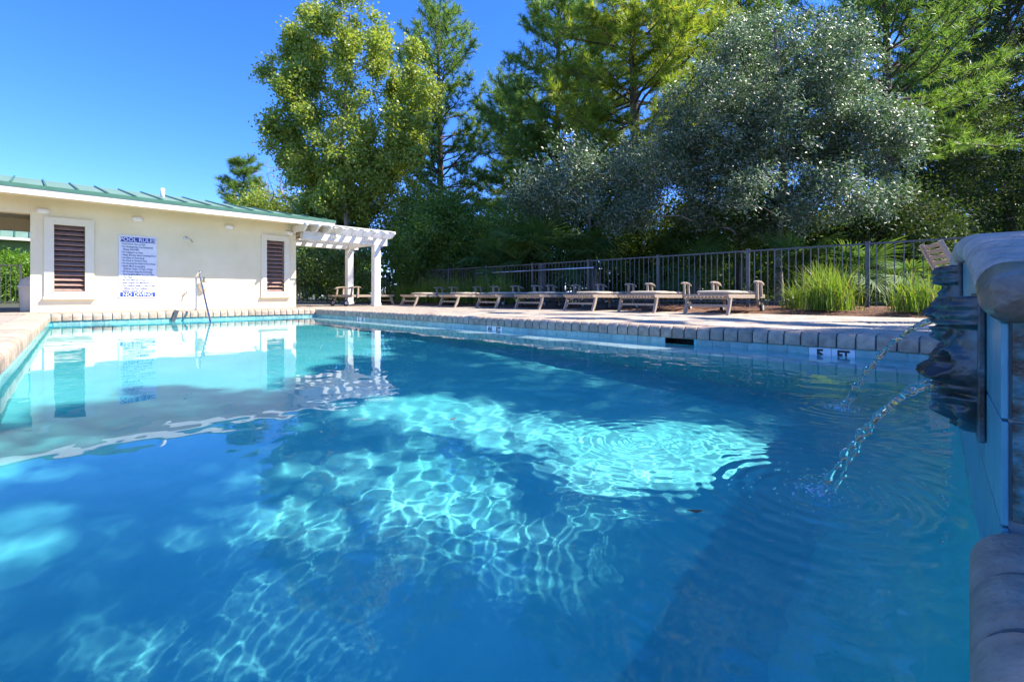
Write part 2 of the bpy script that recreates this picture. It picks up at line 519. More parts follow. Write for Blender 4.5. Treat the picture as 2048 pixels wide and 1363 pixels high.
lp = [(xl(-.05) - .27, -.05), (xl(-.05) - .012, -.05), (xl(YF) - .012, YF), (xl(YF) - .27, YF)]
cop.add([(x, y, z) for z in (-.128, -.006) for x, y in lp], [(0, 1, 2, 3), (7, 6, 5, 4), (0, 4, 5, 1), (1, 5, 6, 2), (2, 6, 7, 3), (3, 7, 4, 0)])
cop.box(xl(0) - .2, .96, -.30, -.06, -.128, -.008)
cop_o = cop.build('pool_coping', M['mortar']); cop_o['kind'] = 'structure'
def put_brick(x, y, rz):
    o = link('coping_brick', cop_me, cop_o)
    o.location = (x + rr.uniform(-.002, .002), y, rr.uniform(-.0025, .0025)); o.rotation_euler = (0, 0, rz + rr.uniform(-.008, .008))
for j in range(int(YF / CW) + 1):
    y = (j + .5) * CW
    if y > .05 and y < YF - .03:
        put_brick(XR, y, -math.pi / 2)
        put_brick(xl(y), y, math.pi / 2 - math.atan2(.56, YF))
for i in range(int((XR - xl(YF)) / CW)):
    put_brick(XR - .03 - (i + .5) * CW, YF, 0)
for i in range(9):
    put_brick(.97 - (i + .5) * CW, -.032, math.pi)
MB().box(XR - .02, XR + .28, YF - .02, YF + .28, -.131, .001).build('corner_block', M['coping'], cop_o, bevel=.02)
MB().box(xl(YF) - .28, xl(YF) + .02, YF - .02, YF + .28, -.131, .001).build('corner_block', M['coping'], cop_o, bevel=.02)

# ------------------------------------------------------------------ water surface
g = lambda a, b, n: np.linspace(a, b, n, endpoint=False)
ys = np.concatenate([g(-.0435, 2.4, 285), g(2.4, 6.0, 160), np.linspace(6.0, YF - .012, 120)])
ss = np.concatenate([g(0, .55, 300), np.linspace(.55, 1, 125)])
YY, SS = np.meshgrid(ys, ss, indexing='ij')
XLm = xl(YY) + .012
XX = XLm + SS * (XR - .012 - XLm)
rng = np.random.default_rng(11)
def waves(n, l0, l1, slope, seed, aniso=None):
    r = np.random.default_rng(seed)
    Z = np.zeros_like(XX)
    for _ in range(n):
        lam = math.exp(r.uniform(math.log(l0), math.log(l1)))
        a = r.uniform(0, 2 * math.pi) if aniso is None else r.normal(aniso, .5)
        k = 2 * math.pi / lam
        Z += slope / k * math.sqrt(2 / n) * np.sin(k * (XX * math.cos(a) + YY * math.sin(a)) + r.uniform(0, 6.28))
    return Z
IMP = [(1.45, .28), (2.60, .42)]
d0 = np.hypot(XX - 1.42, YY - .75)
near = np.exp(-(d0 / .85) ** 2)
mid = 1 / (1 + np.exp((np.hypot(XX - 2.2, YY - .6) - 1.9) * 2.2))
Z = waves(36, .35, 1.6, .0024, 1)
Z += waves(40, .10, .32, .021, 2) * (.05 + .95 * mid)
Z += waves(44, .04, .11, .030, 3) * (.03 + .97 * near)
far_r = 1 / (1 + np.exp(-(YY - 6.5) * 1.2))
Z += waves(30, .08, .22, .006, 4, aniso=math.pi / 2) * far_r
for (ix, iy), amp, lam in ((IMP[0], .0024, .055), (IMP[1], .0020, .06), ((1.50, .83), .0012, .046)):
    d = np.hypot(XX - ix, YY - iy)
    Z += amp * np.sin(2 * math.pi * d / lam) * np.exp(-d / .42) / (1 + d * 3)
Z *= 1.0
Vw = np.stack([XX, YY, WZ + Z], -1).reshape(-1, 3)
ny_, nx_ = XX.shape
ii = (np.arange(ny_ - 1)[:, None] * nx_ + np.arange(nx_ - 1)[None, :]).ravel()
water = link('pool_water', np_mesh('pool_water', Vw, np.stack([ii, ii + 1, ii + nx_ + 1, ii + nx_], 1), M['water'], True))
water['kind'] = 'structure'
water.cycles.is_caustics_caster = True

# ------------------------------------------------------------------ pool house
ph = empty('pool_house', (0, BW, 0))
def P(mb, name, m, parent=ph, smooth=False, bevel=0):
    # build in world coordinates, keep them under the parent
    o = mb.build(name, m, parent, smooth, bevel)
    r = parent
    off = Vector((0, 0, 0))
    while r is not None:
        off += r.location; r = r.parent
    o.location = -off
    return o
XW0, XW1, EY, EX, ZE = 0.0, at_y(592, 600, BW)[0], 12.22, 5.73, 2.15
SOF = 2.24
# wall with window openings
wins = []
for (u0, u1, v0, v1) in ((108, 170, 447, 583), (533, 568, 480, 583)):
    a, b = at_y(u0, v1, BW), at_y(u1, v1, BW)
    zt = .5 * (at_y(u0, v0, BW)[2] + at_y(u1, v0 + (8 if u0 < 300 else 3), BW)[2])
    zb = .5 * (a[2] + b[2])
    wins.append((a[0], b[0], zb, zt))
w = MB()
xs = [XW0, wins[0][0], wins[0][1], wins[1][0], wins[1][1], XW1]
for i in range(5):
    if i in (1, 3):
        q = wins[0] if i == 1 else wins[1]
        w.box(q[0], q[1], BW, BW + .2, -.05, q[2]); w.box(q[0], q[1], BW, BW + .2, q[3], SOF)
    else:
        w.box(xs[i], xs[i + 1], BW, BW + .2, -.05, SOF)
P(w, 'wall', M['stucco'])
P(MB().box(XW0, XW0 + .2, BW + .201, 18.0, -.05, SOF), 'wall', M['stucco'])
P(MB().box(XW1 - .2, XW1, BW + .201, 18.0, -.05, SOF), 'wall', M['stucco'])
P(MB().box(-6, XW0 - .002, BW, BW + .25, 1.92, SOF), 'header_beam', M['stucco'])
P(MB().box(-6, XW0 - .002, 17.0, 17.3, 1.95, SOF), 'header_beam', M['stucco'])
P(MB().box(-6.2, EX - .05, EY + .05, 18.4, SOF, SOF + .03), 'soffit', M['stucco'])
for (x0, x1, z0, z1) in wins:
    fr = MB()
    fw = .14 if x0 < 2 else .13
    fr.box(x0 - fw, x0, BW - .035, BW + .02, z0 - .10, z1 + .14)
    fr.box(x1, x1 + fw, BW - .035, BW + .02, z0 - .10, z1 + .14)
    fr.box(x0 + .0005, x1 - .0005, BW - .035, BW + .02, z1, z1 + .14)
    fr.box(x0 + .0005, x1 - .0005, BW - .035, BW + .02, z0 - .10, z0)
    fo = P(fr, 'window_frame', M['trim'])
    P(MB().box(x0 - fw - .02, x1 + fw + .02, BW - .075, BW - .0005, z0 - .16, z0 - .101), 'sill', M['trim'], fo, bevel=.006)
    P(MB().box(x0, x1, BW + .12, BW + .14, z0, z1), 'back_panel', M['dark'], fo)
    n = 13
    for k in range(n):
        zc = z0 + (k + .5) * (z1 - z0) / n
        T = Matrix.Translation((0, BW + .045, zc)) @ Matrix.Rotation(math.radians(38), 4, 'X')
        P(MB().box(x0 + .004, x1 - .004, -.062, .062, -.006, .006, T), 'slat', M['louvre'], fo)
# roof: hip, standing seams
tp = math.tan(math.radians(12.0))
RY = 15.1
zr = lambda y: 2.335 + (y - EY) * tp
hx = EX - (RY - EY)
roof = MB()
ro = [(-8, EY, zr(EY)), (EX, EY, zr(EY)), (hx, RY, zr(RY)), (-8, RY, zr(RY)), (EX, 2 * RY - EY, zr(EY)), (-8, 2 * RY - EY, zr(EY))]
roof.add(ro, [(0, 1, 2, 3), (1, 4, 2), (4, 5, 3, 2)])
roof_o = P(roof, 'roof', M['roof'])
x = EX - .25
while x > -4.5:
    yt = min(RY, EY + (EX - x)) - .02
    rb = MB()
    for (a, b) in ((-.013, .013),):
        rb.add([(x + a, EY - .01, zr(EY) + .002), (x + b, EY - .01, zr(EY) + .002), (x + b, yt, zr(yt) + .002), (x + a, yt, zr(yt) + .002),
                (x + a, EY - .01, zr(EY) + .030), (x + b, EY - .01, zr(EY) + .030), (x + b, yt, zr(yt) + .030), (x + a, yt, zr(yt) + .030)],
               [(0, 3, 2, 1), (4, 5, 6, 7), (0, 1, 5, 4), (1, 2, 6, 5), (2, 3, 7, 6), (3, 0, 4, 7)])
    P(rb, 'seam_rib', M['roof_edge'], roof_o)
    x -= .44
P(MB().box(-8, EX + .012, EY - .025, EY - .001, 2.275, 2.342), 'drip_edge', M['roof_edge'], roof_o)
P(MB().box(EX + .001, EX + .025, EY - .0, 2 * RY - EY, 2.275, 2.342), 'drip_edge', M['roof_edge'], roof_o)
P(MB().box(-8, EX - .012, EY - .012, EY + .03, ZE, 2.274), 'fascia', M['fascia'])
P(MB().box(EX - .045, EX - .003, EY + .031, 2 * RY - EY, ZE, 2.274), 'fascia', M['fascia'])
va = at_y(325, 388, 13.6)
P(MB().lathe([(.045, zr(13.6) - .05), (.045, va[2] + .13), (.03, va[2] + .135)], (va[0], 13.6, 0), 12), 'vent_pipe', M['white_paint'], roof_o, True)
sg = at_y(618, 459, BW + .4)
gr = MB()
for k in range(5):
    gr.box(XW1 + .28 + k * .05, XW1 + .31 + k * .05, BW - .1, BW + .18, SOF - .012, SOF - .001)
P(gr, 'soffit_vent', M['dark'])
tag(ph, 'low cream pool house with green metal roof and two brown louvred windows', 'pool house')

# wall lamps
lampP = [((85, 422), 'oval white wall lamp at the open passage end of pool house wall'), ((275, 438), 'oval white wall lamp above the pool rules sign'),
         ((458, 454), 'oval white wall lamp between rules sign and the window near pergola'), ((578, 466), 'oval white wall lamp over louvred window beside the pergola')]
lm = MB()
pr = []
for k in range(25):
    a = 2 * math.pi * k / 24
    pr.append((.105 * math.copysign(abs(math.cos(a)) ** .7, math.cos(a)), .055 * math.copysign(abs(math.sin(a)) ** .7, math.sin(a))))
pr = pr[:-1]
def dome(prof, depths):
    mb = MB(); n = len(prof); vs = []
    for s, d in depths:
        vs += [(p * s, -d, q * s) for p, q in prof]
    fs = [(i * n + j, i * n + (j + 1) % n, (i + 1) * n + (j + 1) % n, (i + 1) * n + j) for i in range(len(depths) - 1) for j in range(n)]
    fs.append(tuple(range((len(depths) - 1) * n, len(depths) * n)))
    return mb.add(vs, fs)
base_me = dome(pr, [(1.0, 0), (1.0, .02), (.9, .028)]).mesh('base', M['white_paint'])
glass_me = dome(pr, [(.88, .025), (.84, .055), (.70, .08), (.4, .092)]).mesh('lens', M['lamp_glass'], True)
for (u, v), lab in lampP:
    q = at_y(u, v, BW)
    L = empty('wall_lamp', (q[0], BW - .001, q[2]))
    link('base', base_me, L); link('lens', glass_me, L)
    tag(L, lab, 'lamp', 'lamps on the pool house wall')

# rules sign
s0, s1 = at_y(237, 595, BW), at_y(313, 592, BW)
st = at_y(237, 469.5, BW)[2]
sw, sh = s1[0] - s0[0], st - s0[2]
sign = empty('rules_sign', ((s0[0] + s1[0]) / 2, BW - .004, (st + s0[2]) / 2))
MB().box(-sw / 2, sw / 2, -.012, 0, -sh / 2, sh / 2).build('panel', M['sign_white'], sign)
def sign_text(txt, zf, size, m, align='LEFT', xf=-.44, sx=.9, bold=.0004):
    if sx is None:
        sx = FIT
    t = link('text_line', text_mesh(txt, size, m, align, bold, sx), sign)
    t.location = (xf * sw, -.0155, (.5 - zf) * sh); t.rotation_euler = (math.pi / 2, 0, 0)
MB().box(-sw * .46, sw * .46, -.0145, -.0122, (.5 - .105) * sh, (.5 - .025) * sh).build('heading_band', M['blue_ink'], sign)
MB().box(-sw * .46, sw * .46, -.0145, -.0122, (.5 - .985) * sh, (.5 - .915) * sh).build('heading_band', M['blue_ink'], sign)
sign_text('POOL RULES', .066, sh * .088, M['sign_white'], 'CENTER', 0, .92, .0012)
sign_text('NO DIVING', .951, sh * .078, M['sign_white'], 'CENTER', 0, .95, .0012)
LT = ['• Pool Hours: 9am to 9pm', '• For Emergencies: Use Elevator(s)', '   Phone: Dial 5000', '• No Lifeguard on Duty', '• Please Shower before entering Pool', '• No Glass on Pool Deck',
      '• No Food or Drink in Pool', '• No Running Permitted in Pool Area', '• Adults Must Accompany', '   Children Under 12 Years of Age', '• All Persons Using the Swimming',
      '   Pool Facilities Must do so at Their', '   Own Risk', '• No Pets Allowed in Pool', '• Swim Diapers are Mandatory', '   For Children under 4 Years of Age', '   Utilizing the Pool Facilities', '• Bathing Capacity of 20']
FIT = .90 * sw / max(max(v.co.x for v in text_mesh(t, sh * .043, M['navy_text'], 'LEFT').vertices) for t in LT)
for k, t in enumerate(LT):
    sign_text(t, .137 + k * .0445, sh * .043, M['navy_text'], sx=None)
tag(sign, 'white POOL RULES sign with blue bands reading NO DIVING below', 'sign')

# shower head, tap, bracket with a bowl in place of a wall shadow
q = at_y(371, 477, BW)
sho = empty('shower_head', (q[0], BW, q[2]))
MB().lathe([(.04, 0), (.04, -.012), (.02, -.016)], (0, 0, .01), 14, 'y').build('flange', M['steel'], sho, True)
MB().tube([(0, 0, .01), (0, -.09, .012), (.05, -.15, -.01), (.075, -.17, -.05)], .011).build('arm', M['steel'], sho, True)
MB().tube([(.072, -.168, -.04), (.08, -.176, -.07), (.09, -.185, -.09)], [.013, .022, .035], 12).build('rose', M['steel'], sho, True)
tag(sho, 'small metal shower head on the pool house wall right of the rules sign', 'shower')
q = at_y(372, 585, BW)
tap = empty('wall_tap', (q[0], BW, q[2]))
MB().tube([(0, 0, 0), (0, -.06, 0), (0, -.08, -.03), (0, -.085, -.06)], [.012, .012, .014, .014]).build('spout', M['steel'], tap, True)
MB().lathe([(.028, .012), (.032, .02), (.028, .028)], (0, -.05, .0), 10).build('handle', M['steel'], tap, True)
tag(tap, 'small metal tap low on the pool house wall below shower head', 'tap')
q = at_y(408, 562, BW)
bw = empty('shadow_bowl', (q[0], BW, q[2]))
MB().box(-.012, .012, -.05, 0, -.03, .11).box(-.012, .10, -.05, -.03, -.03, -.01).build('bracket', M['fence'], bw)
bowl = MB(); vs = []; nb = 12  # solid bowl added where a rounded cast shadow lies on the wall
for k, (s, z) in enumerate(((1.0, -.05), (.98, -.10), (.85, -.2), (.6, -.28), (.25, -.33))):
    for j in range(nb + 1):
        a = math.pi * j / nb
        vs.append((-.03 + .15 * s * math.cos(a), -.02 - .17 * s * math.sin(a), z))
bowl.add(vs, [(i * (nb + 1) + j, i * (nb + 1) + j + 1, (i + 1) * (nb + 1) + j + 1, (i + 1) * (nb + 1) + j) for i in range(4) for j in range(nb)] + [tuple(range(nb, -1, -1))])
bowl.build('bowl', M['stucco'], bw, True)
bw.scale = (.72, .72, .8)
tag(bw, 'cream rounded bowl in place of a shadow under a dark bracket on wall behind the handrail', 'fountain')

# ------------------------------------------------------------------ pergola
pg = empty('pergola', (6.9, 13.2, 0))
PY0, PY1 = 12.75, 14.55
PX0, PX1 = XW1 + .02, 7.95
def post(u, Y):
    x = at_y(u, 600, Y)[0]
    b = MB().box(x - .10, x + .10, Y - .10, Y + .10, 0, 1.82)
    P(b, 'post', M['white_paint'], pg, bevel=.01)
    P(MB().box(x - .115, x + .115, Y - .115, Y + .115, 0.001, .10), 'post_base', M['white_paint'], pg, bevel=.01)
    return x
px2, px1 = post(752, PY0), post(698.5, PY1)
for Y in (PY0, PY1):
    P(MB().box(PX0, px2 + .32, Y - .105, Y - .045, 1.821, 2.05), 'beam', M['white_paint'], pg, bevel=.006)
    P(MB().box(PX0, px2 + .32, Y + .045, Y + .105, 1.821, 2.05), 'beam', M['white_paint'], pg, bevel=.006)
P(MB().box(px2 - .03, px2 + .03, PY0 + .12, PY1 - .12, 1.83, 2.0), 'beam', M['white_paint'], pg, bevel=.006)
for k in range(9):
    x = px2 + .27 - k * .32
    prof = [(PY0 - .62, 2.18), (PY0 - .62, 2.13), (PY0 - .42, 2.012), (PY1 + .35, 2.012), (PY1 + .55, 2.13), (PY1 + .55, 2.18)]
    P(MB().prism(prof, 'x', x - .022, x + .022), 'rafter', M['white_paint'], pg)
for k in range(9):
    y = PY0 - .55 + k * (PY1 - PY0 + 1.0) / 8
    P(MB().box(px2 + .27 - 8 * .32 - .05, px2 + .32, y - .016, y + .016, 2.1805, 2.21), 'batten', M['white_paint'], pg)
tag(pg, 'white wooden pergola on two square posts attached to the pool house end', 'pergola')
for (u, v, wh) in ((668, 472, 'nearer the pool house'), (738, 478, 'over the outer corner post')):
    q = at_y(u, v, PY0 - .106)
    L = empty('pergola_lamp', (q[0], PY0 - .106, q[2]))
    link('base', base_me, L); link('lens', glass_me, L)
    tag(L, 'oval white lamp on the pergola front beam ' + wh, 'lamp', 'lamps on the pergola beam')

# ------------------------------------------------------------------ handrail, bracket, bin
def smooth_path(pts, n=8):
    pts = [Vector(p) for p in pts]
    out = []
    for i in range(len(pts) - 1):
        p0, p1, p2, p3 = pts[max(i - 1, 0)], pts[i], pts[i + 1], pts[min(i + 2, len(pts) - 1)]
        for k in range(n):
            t = k / n
            out.append(.5 * ((2 * p1) + (p2 - p0) * t + (2 * p0 - 5 * p1 + 4 * p2 - p3) * t * t + (3 * p1 - p0 - 3 * p2 + p3) * t ** 3))
    out.append(pts[-1])
    return out
r0 = at_z(392, 620, 0)
rx, ry = r0[0], r0[1]
rail = empty('pool_handrail', (rx, ry, 0))
MB().tube(smooth_path([(0, 0, 0), (0, .0, .66), (0, -.03, .735), (0, -.12, .77), (-.03, -.42, .83), (-.035, -.50, .80), (-.05, -.62, .68), (-.16, -2.0, -.33), (-.19, -2.4, -.60)], 7), .019, 12).build('rail', M['steel'], rail, True)
MB().lathe([(.05, .001), (.05, .012), (.03, .02)], k=16).build('flange', M['steel'], rail, True)
tag(rail, 'bent stainless steel handrail running from the deck down into the pool', 'handrail')
b0 = at_y(352, 628, YF)
br = empty('metal_bracket', (b0[0], YF + .02, 0))
M1 = Matrix.Rotation(math.radians(18), 4, 'Y')
MB().box(-.035, .035, -.085, -.055, -.20, .03, M1).box(-.035, .035, -.055, .05, .005, .03, M1).build('strap', M['fence'], br, bevel=.004)
tag(br, 'short grey metal strap hooked over the far pool edge coping', 'bracket')
q = at_y(48, 622, 13.45)
bn = empty('trash_bin', (at_y(34, 600, 13.55)[0] + .24, 13.55, 0)); bn.scale = (.80, .80, .72)
MB().lathe([(.24, .0), (.25, .02), (.28, .66), (.285, .67)], k=24).build('body', M['plastic'], bn, True)
MB().lathe([(.30, .665), (.30, .71), (.28, .73), (.24, .86), (.17, .95), (.08, .99), (.02, 1.0)], k=24).build('lid', M['plastic'], bn, True)
MB().box(-.10, .10, -.275, -.2, .76, .86).build('flap', M['plastic'], bn, bevel=.01)
tag(bn, 'beige domed trash bin at the pool house corner by dark fence', 'trash bin')

# ------------------------------------------------------------------ raised fountain wall
WX0, WX1, WY = 0.985, 3.95, -0.035
YAW = math.radians(2.06)                   # the raised wall stands a touch out of square
fw_ = empty('fountain_wall', (WX0, WY, 0))
WC = 2.45
def wtop(x):                                # top of the tiled wall, arched
    t = min(1.0, abs(x - WC) / (WC - WX0))
    return .288 + .157 * (1 - t * t) ** .9
core = MB()
N = 24
prof = [(WX1, -.34), (WX0 + .008, -.34)] + [(WX0 + .008 + (WX1 - WX0 - .008) * k / N, wtop(WX0 + .008 + (WX1 - WX0 - .008) * k / N)) for k in range(N + 1)]
vs = [(a, WY - .008, b) for a, b in prof] + [(a, WY - .36, b) for a, b in prof]
n = len(prof)
core.add(vs, [tuple(range(n)), tuple(range(2 * n - 1, n - 1, -1))] + [(i, n + i, n + (i + 1) % n, (i + 1) % n) for i in range(n)])
P(core, 'core', M['grout'], fw_)
TH = .155
tw2 = .31
z = .305 - 4 * TH
rows = []
while z < .46:
    rows.append(z); z += TH
for r_i, z0 in enumerate(rows):
    xx = WX0
    first = tw2 * (.5 if r_i % 2 else 1)
    while xx < WX1 - .02:
        x1 = min(xx + first, WX1); first = tw2
        lo_, za, zb = max(z0, -.33), wtop(xx + .004), wtop(x1 - .004)
        ta, tb = min(z0 + TH - .004, za), min(z0 + TH - .004, zb)
        if max(ta, tb) > lo_ + .01:
            ta, tb = max(ta, lo_ + .004), max(tb, lo_ + .004)
            t = MB()
            v = [(xx + .002, lo_), (x1 - .002, lo_), (x1 - .002, tb), (xx + .002, ta)]
            t.prism([(a, b) for a, b in v], 'y', WY - .008, WY)
            P(t, 'tile', M['blue_tile'], fw_, bevel=.002)
        xx = x1
    if z0 + TH < .32 and z0 > -.32:         # end face, mottled tiles
        for (y0, y1) in ((WY - .165, WY - .011), (WY - .325, WY - .169)):
            P(MB().box(WX0 - .001, WX0 + .007, y0, y1, max(z0, .004), z0 + TH - .004), 'tile', M['patina'], fw_, bevel=.0015) if z0 + TH > .02 else None
# arched coping, one brick after another
nb_ = 30
for k in range(nb_):
    xa = WX0 - .055 + (WX1 - WX0 + .05) * k / nb_
    xb = WX0 - .055 + (WX1 - WX0 + .05) * (k + 1) / nb_
    b = MB()
    pr2 = [(.44, 0.0)] + [(.013 - .038 * math.sin(a_), .039 - .039 * math.cos(a_)) for a_ in [math.pi * q / 12 for q in range(13)]] + [(.44, .078)]
    n = len(pr2)
    if k == 0:                              # end brick, rounded on its free end
        rings = []
        for s_ in range(8):
            tau = s_ / 7
            f = math.sqrt(1 - (1 - tau) ** 2)
            d = .040 * (1 - f)
            rings.append([(xa + .055 * tau, WY - min(max(p, -.025 + d), .44 - d), wtop(WX0) + .002 + .039 + (q - .039) * (.08 + .92 * f)) for p, q in pr2])
        for p_, d in ((-.006, 0), (-.003, .006)):
            rings.append([(xb + p_, WY - min(max(p, -.025 + d), .44), wtop(max(xb, WX0)) + .002 + q - (d if q > .04 else 0)) for p, q in pr2])
        b.add([p for rg_ in rings for p in rg_], ring_faces(n, len(rings)))
        P(b, 'coping_brick', M['coping_wet'], fw_, True)
    else:
        rings = brick_rings(pr2, xa + .002, xb - .002, .016)
        b.add([(x, WY - p, q + wtop(max(x, WX0)) + .002) for rg_ in rings for x, p, q in rg_], ring_faces(n, len(rings)))
        eased(P(b, 'coping_brick', M['coping_top'], fw_, True).data, n)
fw_.rotation_euler = (0, 0, YAW)
tag(fw_, 'raised arched fountain wall in blue tile with rounded brick coping', 'fountain wall')

# ------------------------------------------------------------------ fountain masks and jets
def mask(Xc, ztop, Hm, Wd, lab):
    ns, nh = 81, 131
    s = np.linspace(-1, 1, ns)[None, :]; hh = np.linspace(0, 1, nh)[:, None]
    prof = np.interp(hh, [0, .02, .04, .12, .20, .215, .24, .34, .42, .46, .50, .57, .605, .625, .645, .67, .685, .70, .72, .74, .77, .80, .84, .88, .93, .97, 1], [.060, .088, .094, .090, .094, .088, .058, .066, .074, .088, .084, .116, .118, .104, .088, .098, .094, .050, .046, .084, .092, .080, .096, .090, .062, .050, .030])
    wid = np.interp(hh, [0, .2, .24, .5, .75, .9, 1], [1.0, .98, .88, .92, .85, .7, .5])
    sa = np.abs(s)
    D = prof * np.clip(1 - sa ** 2.8, 0, 1) ** .62
    G = lambda a, b, wa, wb: np.exp(-((sa - a) / wa) ** 2 - ((hh - b) / wb) ** 2)
    D = D - .028 * G(.36, .42, .14, .055) + .014 * G(.36, .335, .24, .035) + .020 * np.exp(-(s / .15) ** 2 - ((hh - .52) / .10) ** 2)
    D += .012 * G(.22, .575, .10, .035) - .040 * np.exp(-(s / .30) ** 4 - ((hh - .705) / .026) ** 2)
    D += .016 * G(.45, .60, .18, .09) - .050 * G(.74, .50, .085, .06) + .024 * np.exp(-((np.hypot((sa - .74) / 1.0, (hh - .50) * 1.3) - .14) / .035) ** 2)
    D += np.where((hh < .21), .006 * np.cos(hh / .07 * 2 * math.pi), 0) * (1 - sa ** 6)
    D += np.where(hh > .76, .018 * np.sin(11 * s + 14 * hh) * np.sin(30 * hh), 0) * (1 - sa ** 4)
    D += np.where((sa > .55) & (hh > .24), .007 * np.sin(20 * hh + 9 * sa), 0) * (1 - sa ** 6)
    D *= .74 * Hm / .27
    X = Xc + s * wid * Wd / 2; Z = ztop - hh * Hm + 0 * s
    D += .002 * np.sin(s * 41 + 5 * np.sin(hh * 23)) * np.sin(hh * 57 + 3 * np.sin(s * 13)) * (1 - sa ** 6)
    V = np.stack([X, WY + .004 + np.clip(D, 0, 1), Z], -1)
    rim = V.copy(); rim[..., 1] = WY + .0015
    V = V.reshape(-1, 3)
    i = (np.arange(nh - 1)[:, None] * ns + np.arange(ns - 1)[None, :]).ravel()
    Fc = np.stack([i, i + ns, i + ns + 1, i + 1], 1)
    # skirt back to the wall along the top and bottom edges
    extra, fe = [], []
    for row in (0, nh - 1):
        st_ = len(V) + len(extra)
        extra += [tuple(p) for p in rim[row]]
        for j in range(ns - 1):
            fe.append((row * ns + j, row * ns + j + 1, st_ + j + 1, st_ + j))
    V = np.concatenate([V, np.array(extra)]); Fc = np.concatenate([Fc, np.array(fe)])
    root = empty('fountain_mask', (Xc, WY, ztop - Hm))
    o = link('face', np_mesh('face', V - np.array([Xc, WY, ztop - Hm]), Fc, M['bronze'], True), root)
    MB().box(-Wd * .5, Wd * .5, .001, .012, -.004, Hm + .006).build('back_plate', M['bronze'], root, bevel=.003)
    root.location = (Xc, WY + (Xc - WX0) * math.tan(YAW), ztop - Hm)
    root.rotation_euler = (0, 0, YAW)
    tag(root, lab, 'fountain mask', 'bronze masks on the fountain wall')
    return root
mask(1.37, .328, .272, .25, 'dark bronze face mask near the mottled end of the fountain wall')
mask(2.42, .437, .30, .27, 'dark bronze face mask under the highest point of the fountain wall')
def jet(p0, p1, lab, r=.009, seed=1, strands=1):
    rj = random.Random(seed)
    root = empty('water_jet', p0)
    for s in range(strands):
        pts, rad = [], []
        ph_ = rj.uniform(0, 6)
        for k in range(141):
            t = k / 140
            x = (p1[0] - p0[0]) * t + .006 * s * math.sin(3 * t) + .03 * s * t
            y = (p1[1] - p0[1]) * t - .028 * s * t
            z = (p1[2] - p0[2]) * (0.30 * t + .70 * t * t) + .012 * s
            x += .004 * t * math.sin(31 * t + ph_); y += .003 * t * math.sin(43 * t + ph_)
            pts.append((x, y, z))
            rad.append(r * (1 - .35 * t) * max(.2, 1 + (.15 + .65 * t) * math.sin(67 * t + ph_) * math.sin(23 * t + 2 * ph_) + .25 * t * math.sin(140 * t)) * (1 if s == 0 else .7))
        MB().tube(pts, rad, 10).build('strand', M['jet'], root, True)
    tag(root, lab, 'water jet', 'jets of the fountain masks')
jet((1.37, .045, .142), (IMP[0][0], IMP[0][1], WZ - .01), 'clear water jet from the mask near the mottled wall end', .0085, 3, 2)
jet((2.42, .092, .232), (IMP[1][0], IMP[1][1], WZ - .01), 'pair of clear water strands from the mask below the wall crest', .010, 5, 2)
def blob(mb, c, r):
    a = (1 + 5 ** .5) / 2
    vs = [(-1, a, 0), (1, a, 0), (-1, -a, 0), (1, -a, 0), (0, -1, a), (0, 1, a), (0, -1, -a), (0, 1, -a), (a, 0, -1), (a, 0, 1), (-a, 0, -1), (-a, 0, 1)]
    fs = [(0, 11, 5), (0, 5, 1), (0, 1, 7), (0, 7, 10), (0, 10, 11), (1, 5, 9), (5, 11, 4), (11, 10, 2), (10, 7, 6), (7, 1, 8), (3, 9, 4), (3, 4, 2), (3, 2, 6), (3, 6, 8), (3, 8, 9), (4, 9, 5), (2, 4, 11), (6, 2, 10), (8, 6, 7), (9, 8, 1)]
    mb.add([(c[0] + x * r / 1.9, c[1] + y * r / 1.9, c[2] + z_ * r / 1.9) for x, y, z_ in vs], fs)
dr = MB(); rj = random.Random(8)
for k in range(26):
    zz = rj.uniform(WZ, .06)
    blob(dr, (1.33 + rj.gauss(0, .006), .035 + rj.gauss(0, .004), zz), rj.uniform(.0015, .004))
for (ix, iy) in IMP:
    for k in range(170):
        a, d = rj.uniform(0, 6.28), abs(rj.gauss(0, .13))
        blob(dr, (ix + d * math.cos(a), iy + d * math.sin(a), WZ + .004 + abs(rj.gauss(0, .022)) * math.exp(-d * 8)), rj.uniform(.001, .0032))
fo_ = MB()
for (ix, iy) in IMP:
    for k in range(90):
        a, d = rj.uniform(0, 6.28), abs(rj.gauss(0, .035))
        blob(fo_, (ix + d * math.cos(a), iy + d * math.sin(a), WZ + .002), rj.uniform(.0012, .004))
tag(fo_.build('foam', M['foam'], None, True), 'white bubbles of foam where the jets strike the pool', 'foam', kind='stuff')
d_o = dr.build('water_drops', M['jet'], None, True)
tag(d_o, 'scattered splash drops where the fountain jets meet the pool', 'drops', kind='stuff')

# ------------------------------------------------------------------ fences
def fence(name, A, B, panels, lab, zb=.05, H=1.20, npk=15, pk=.016):
    A, B = Vector((*A, 0)), Vector((*B, 0))
    d = (B - A); L = d.length; ang = math.atan2(d.y, d.x)
    root = empty(name, (A.x, A.y, zb), ang)
    sp = L / panels
    post_me = MB().box(-.032, .032, -.032, .032, -.1, H + .035).box(-.037, .037, -.037, .037, H + .035, H + .05).mesh('post', M['fence'])
    pk_me = MB().box(-pk / 2, pk / 2, -pk / 2, pk / 2, .06, H - .011).mesh('picket', M['fence'])
    for i in range(panels + 1):
        o = link('post', post_me, root); o.location = (i * sp, 0, 0)
    for i in range(panels):
        for zz in (H - .01, .12):
            MB().box(i * sp + .033, (i + 1) * sp - .033, -.014, .014, zz - .0, zz + .03).build('rail', M['fence'], root)
        for k in range(npk):
            o = link('picket', pk_me, root); o.location = (i * sp + sp * (k + 1) / (npk + 1), .001, 0)
    tag(root, lab, 'fence')
    return root
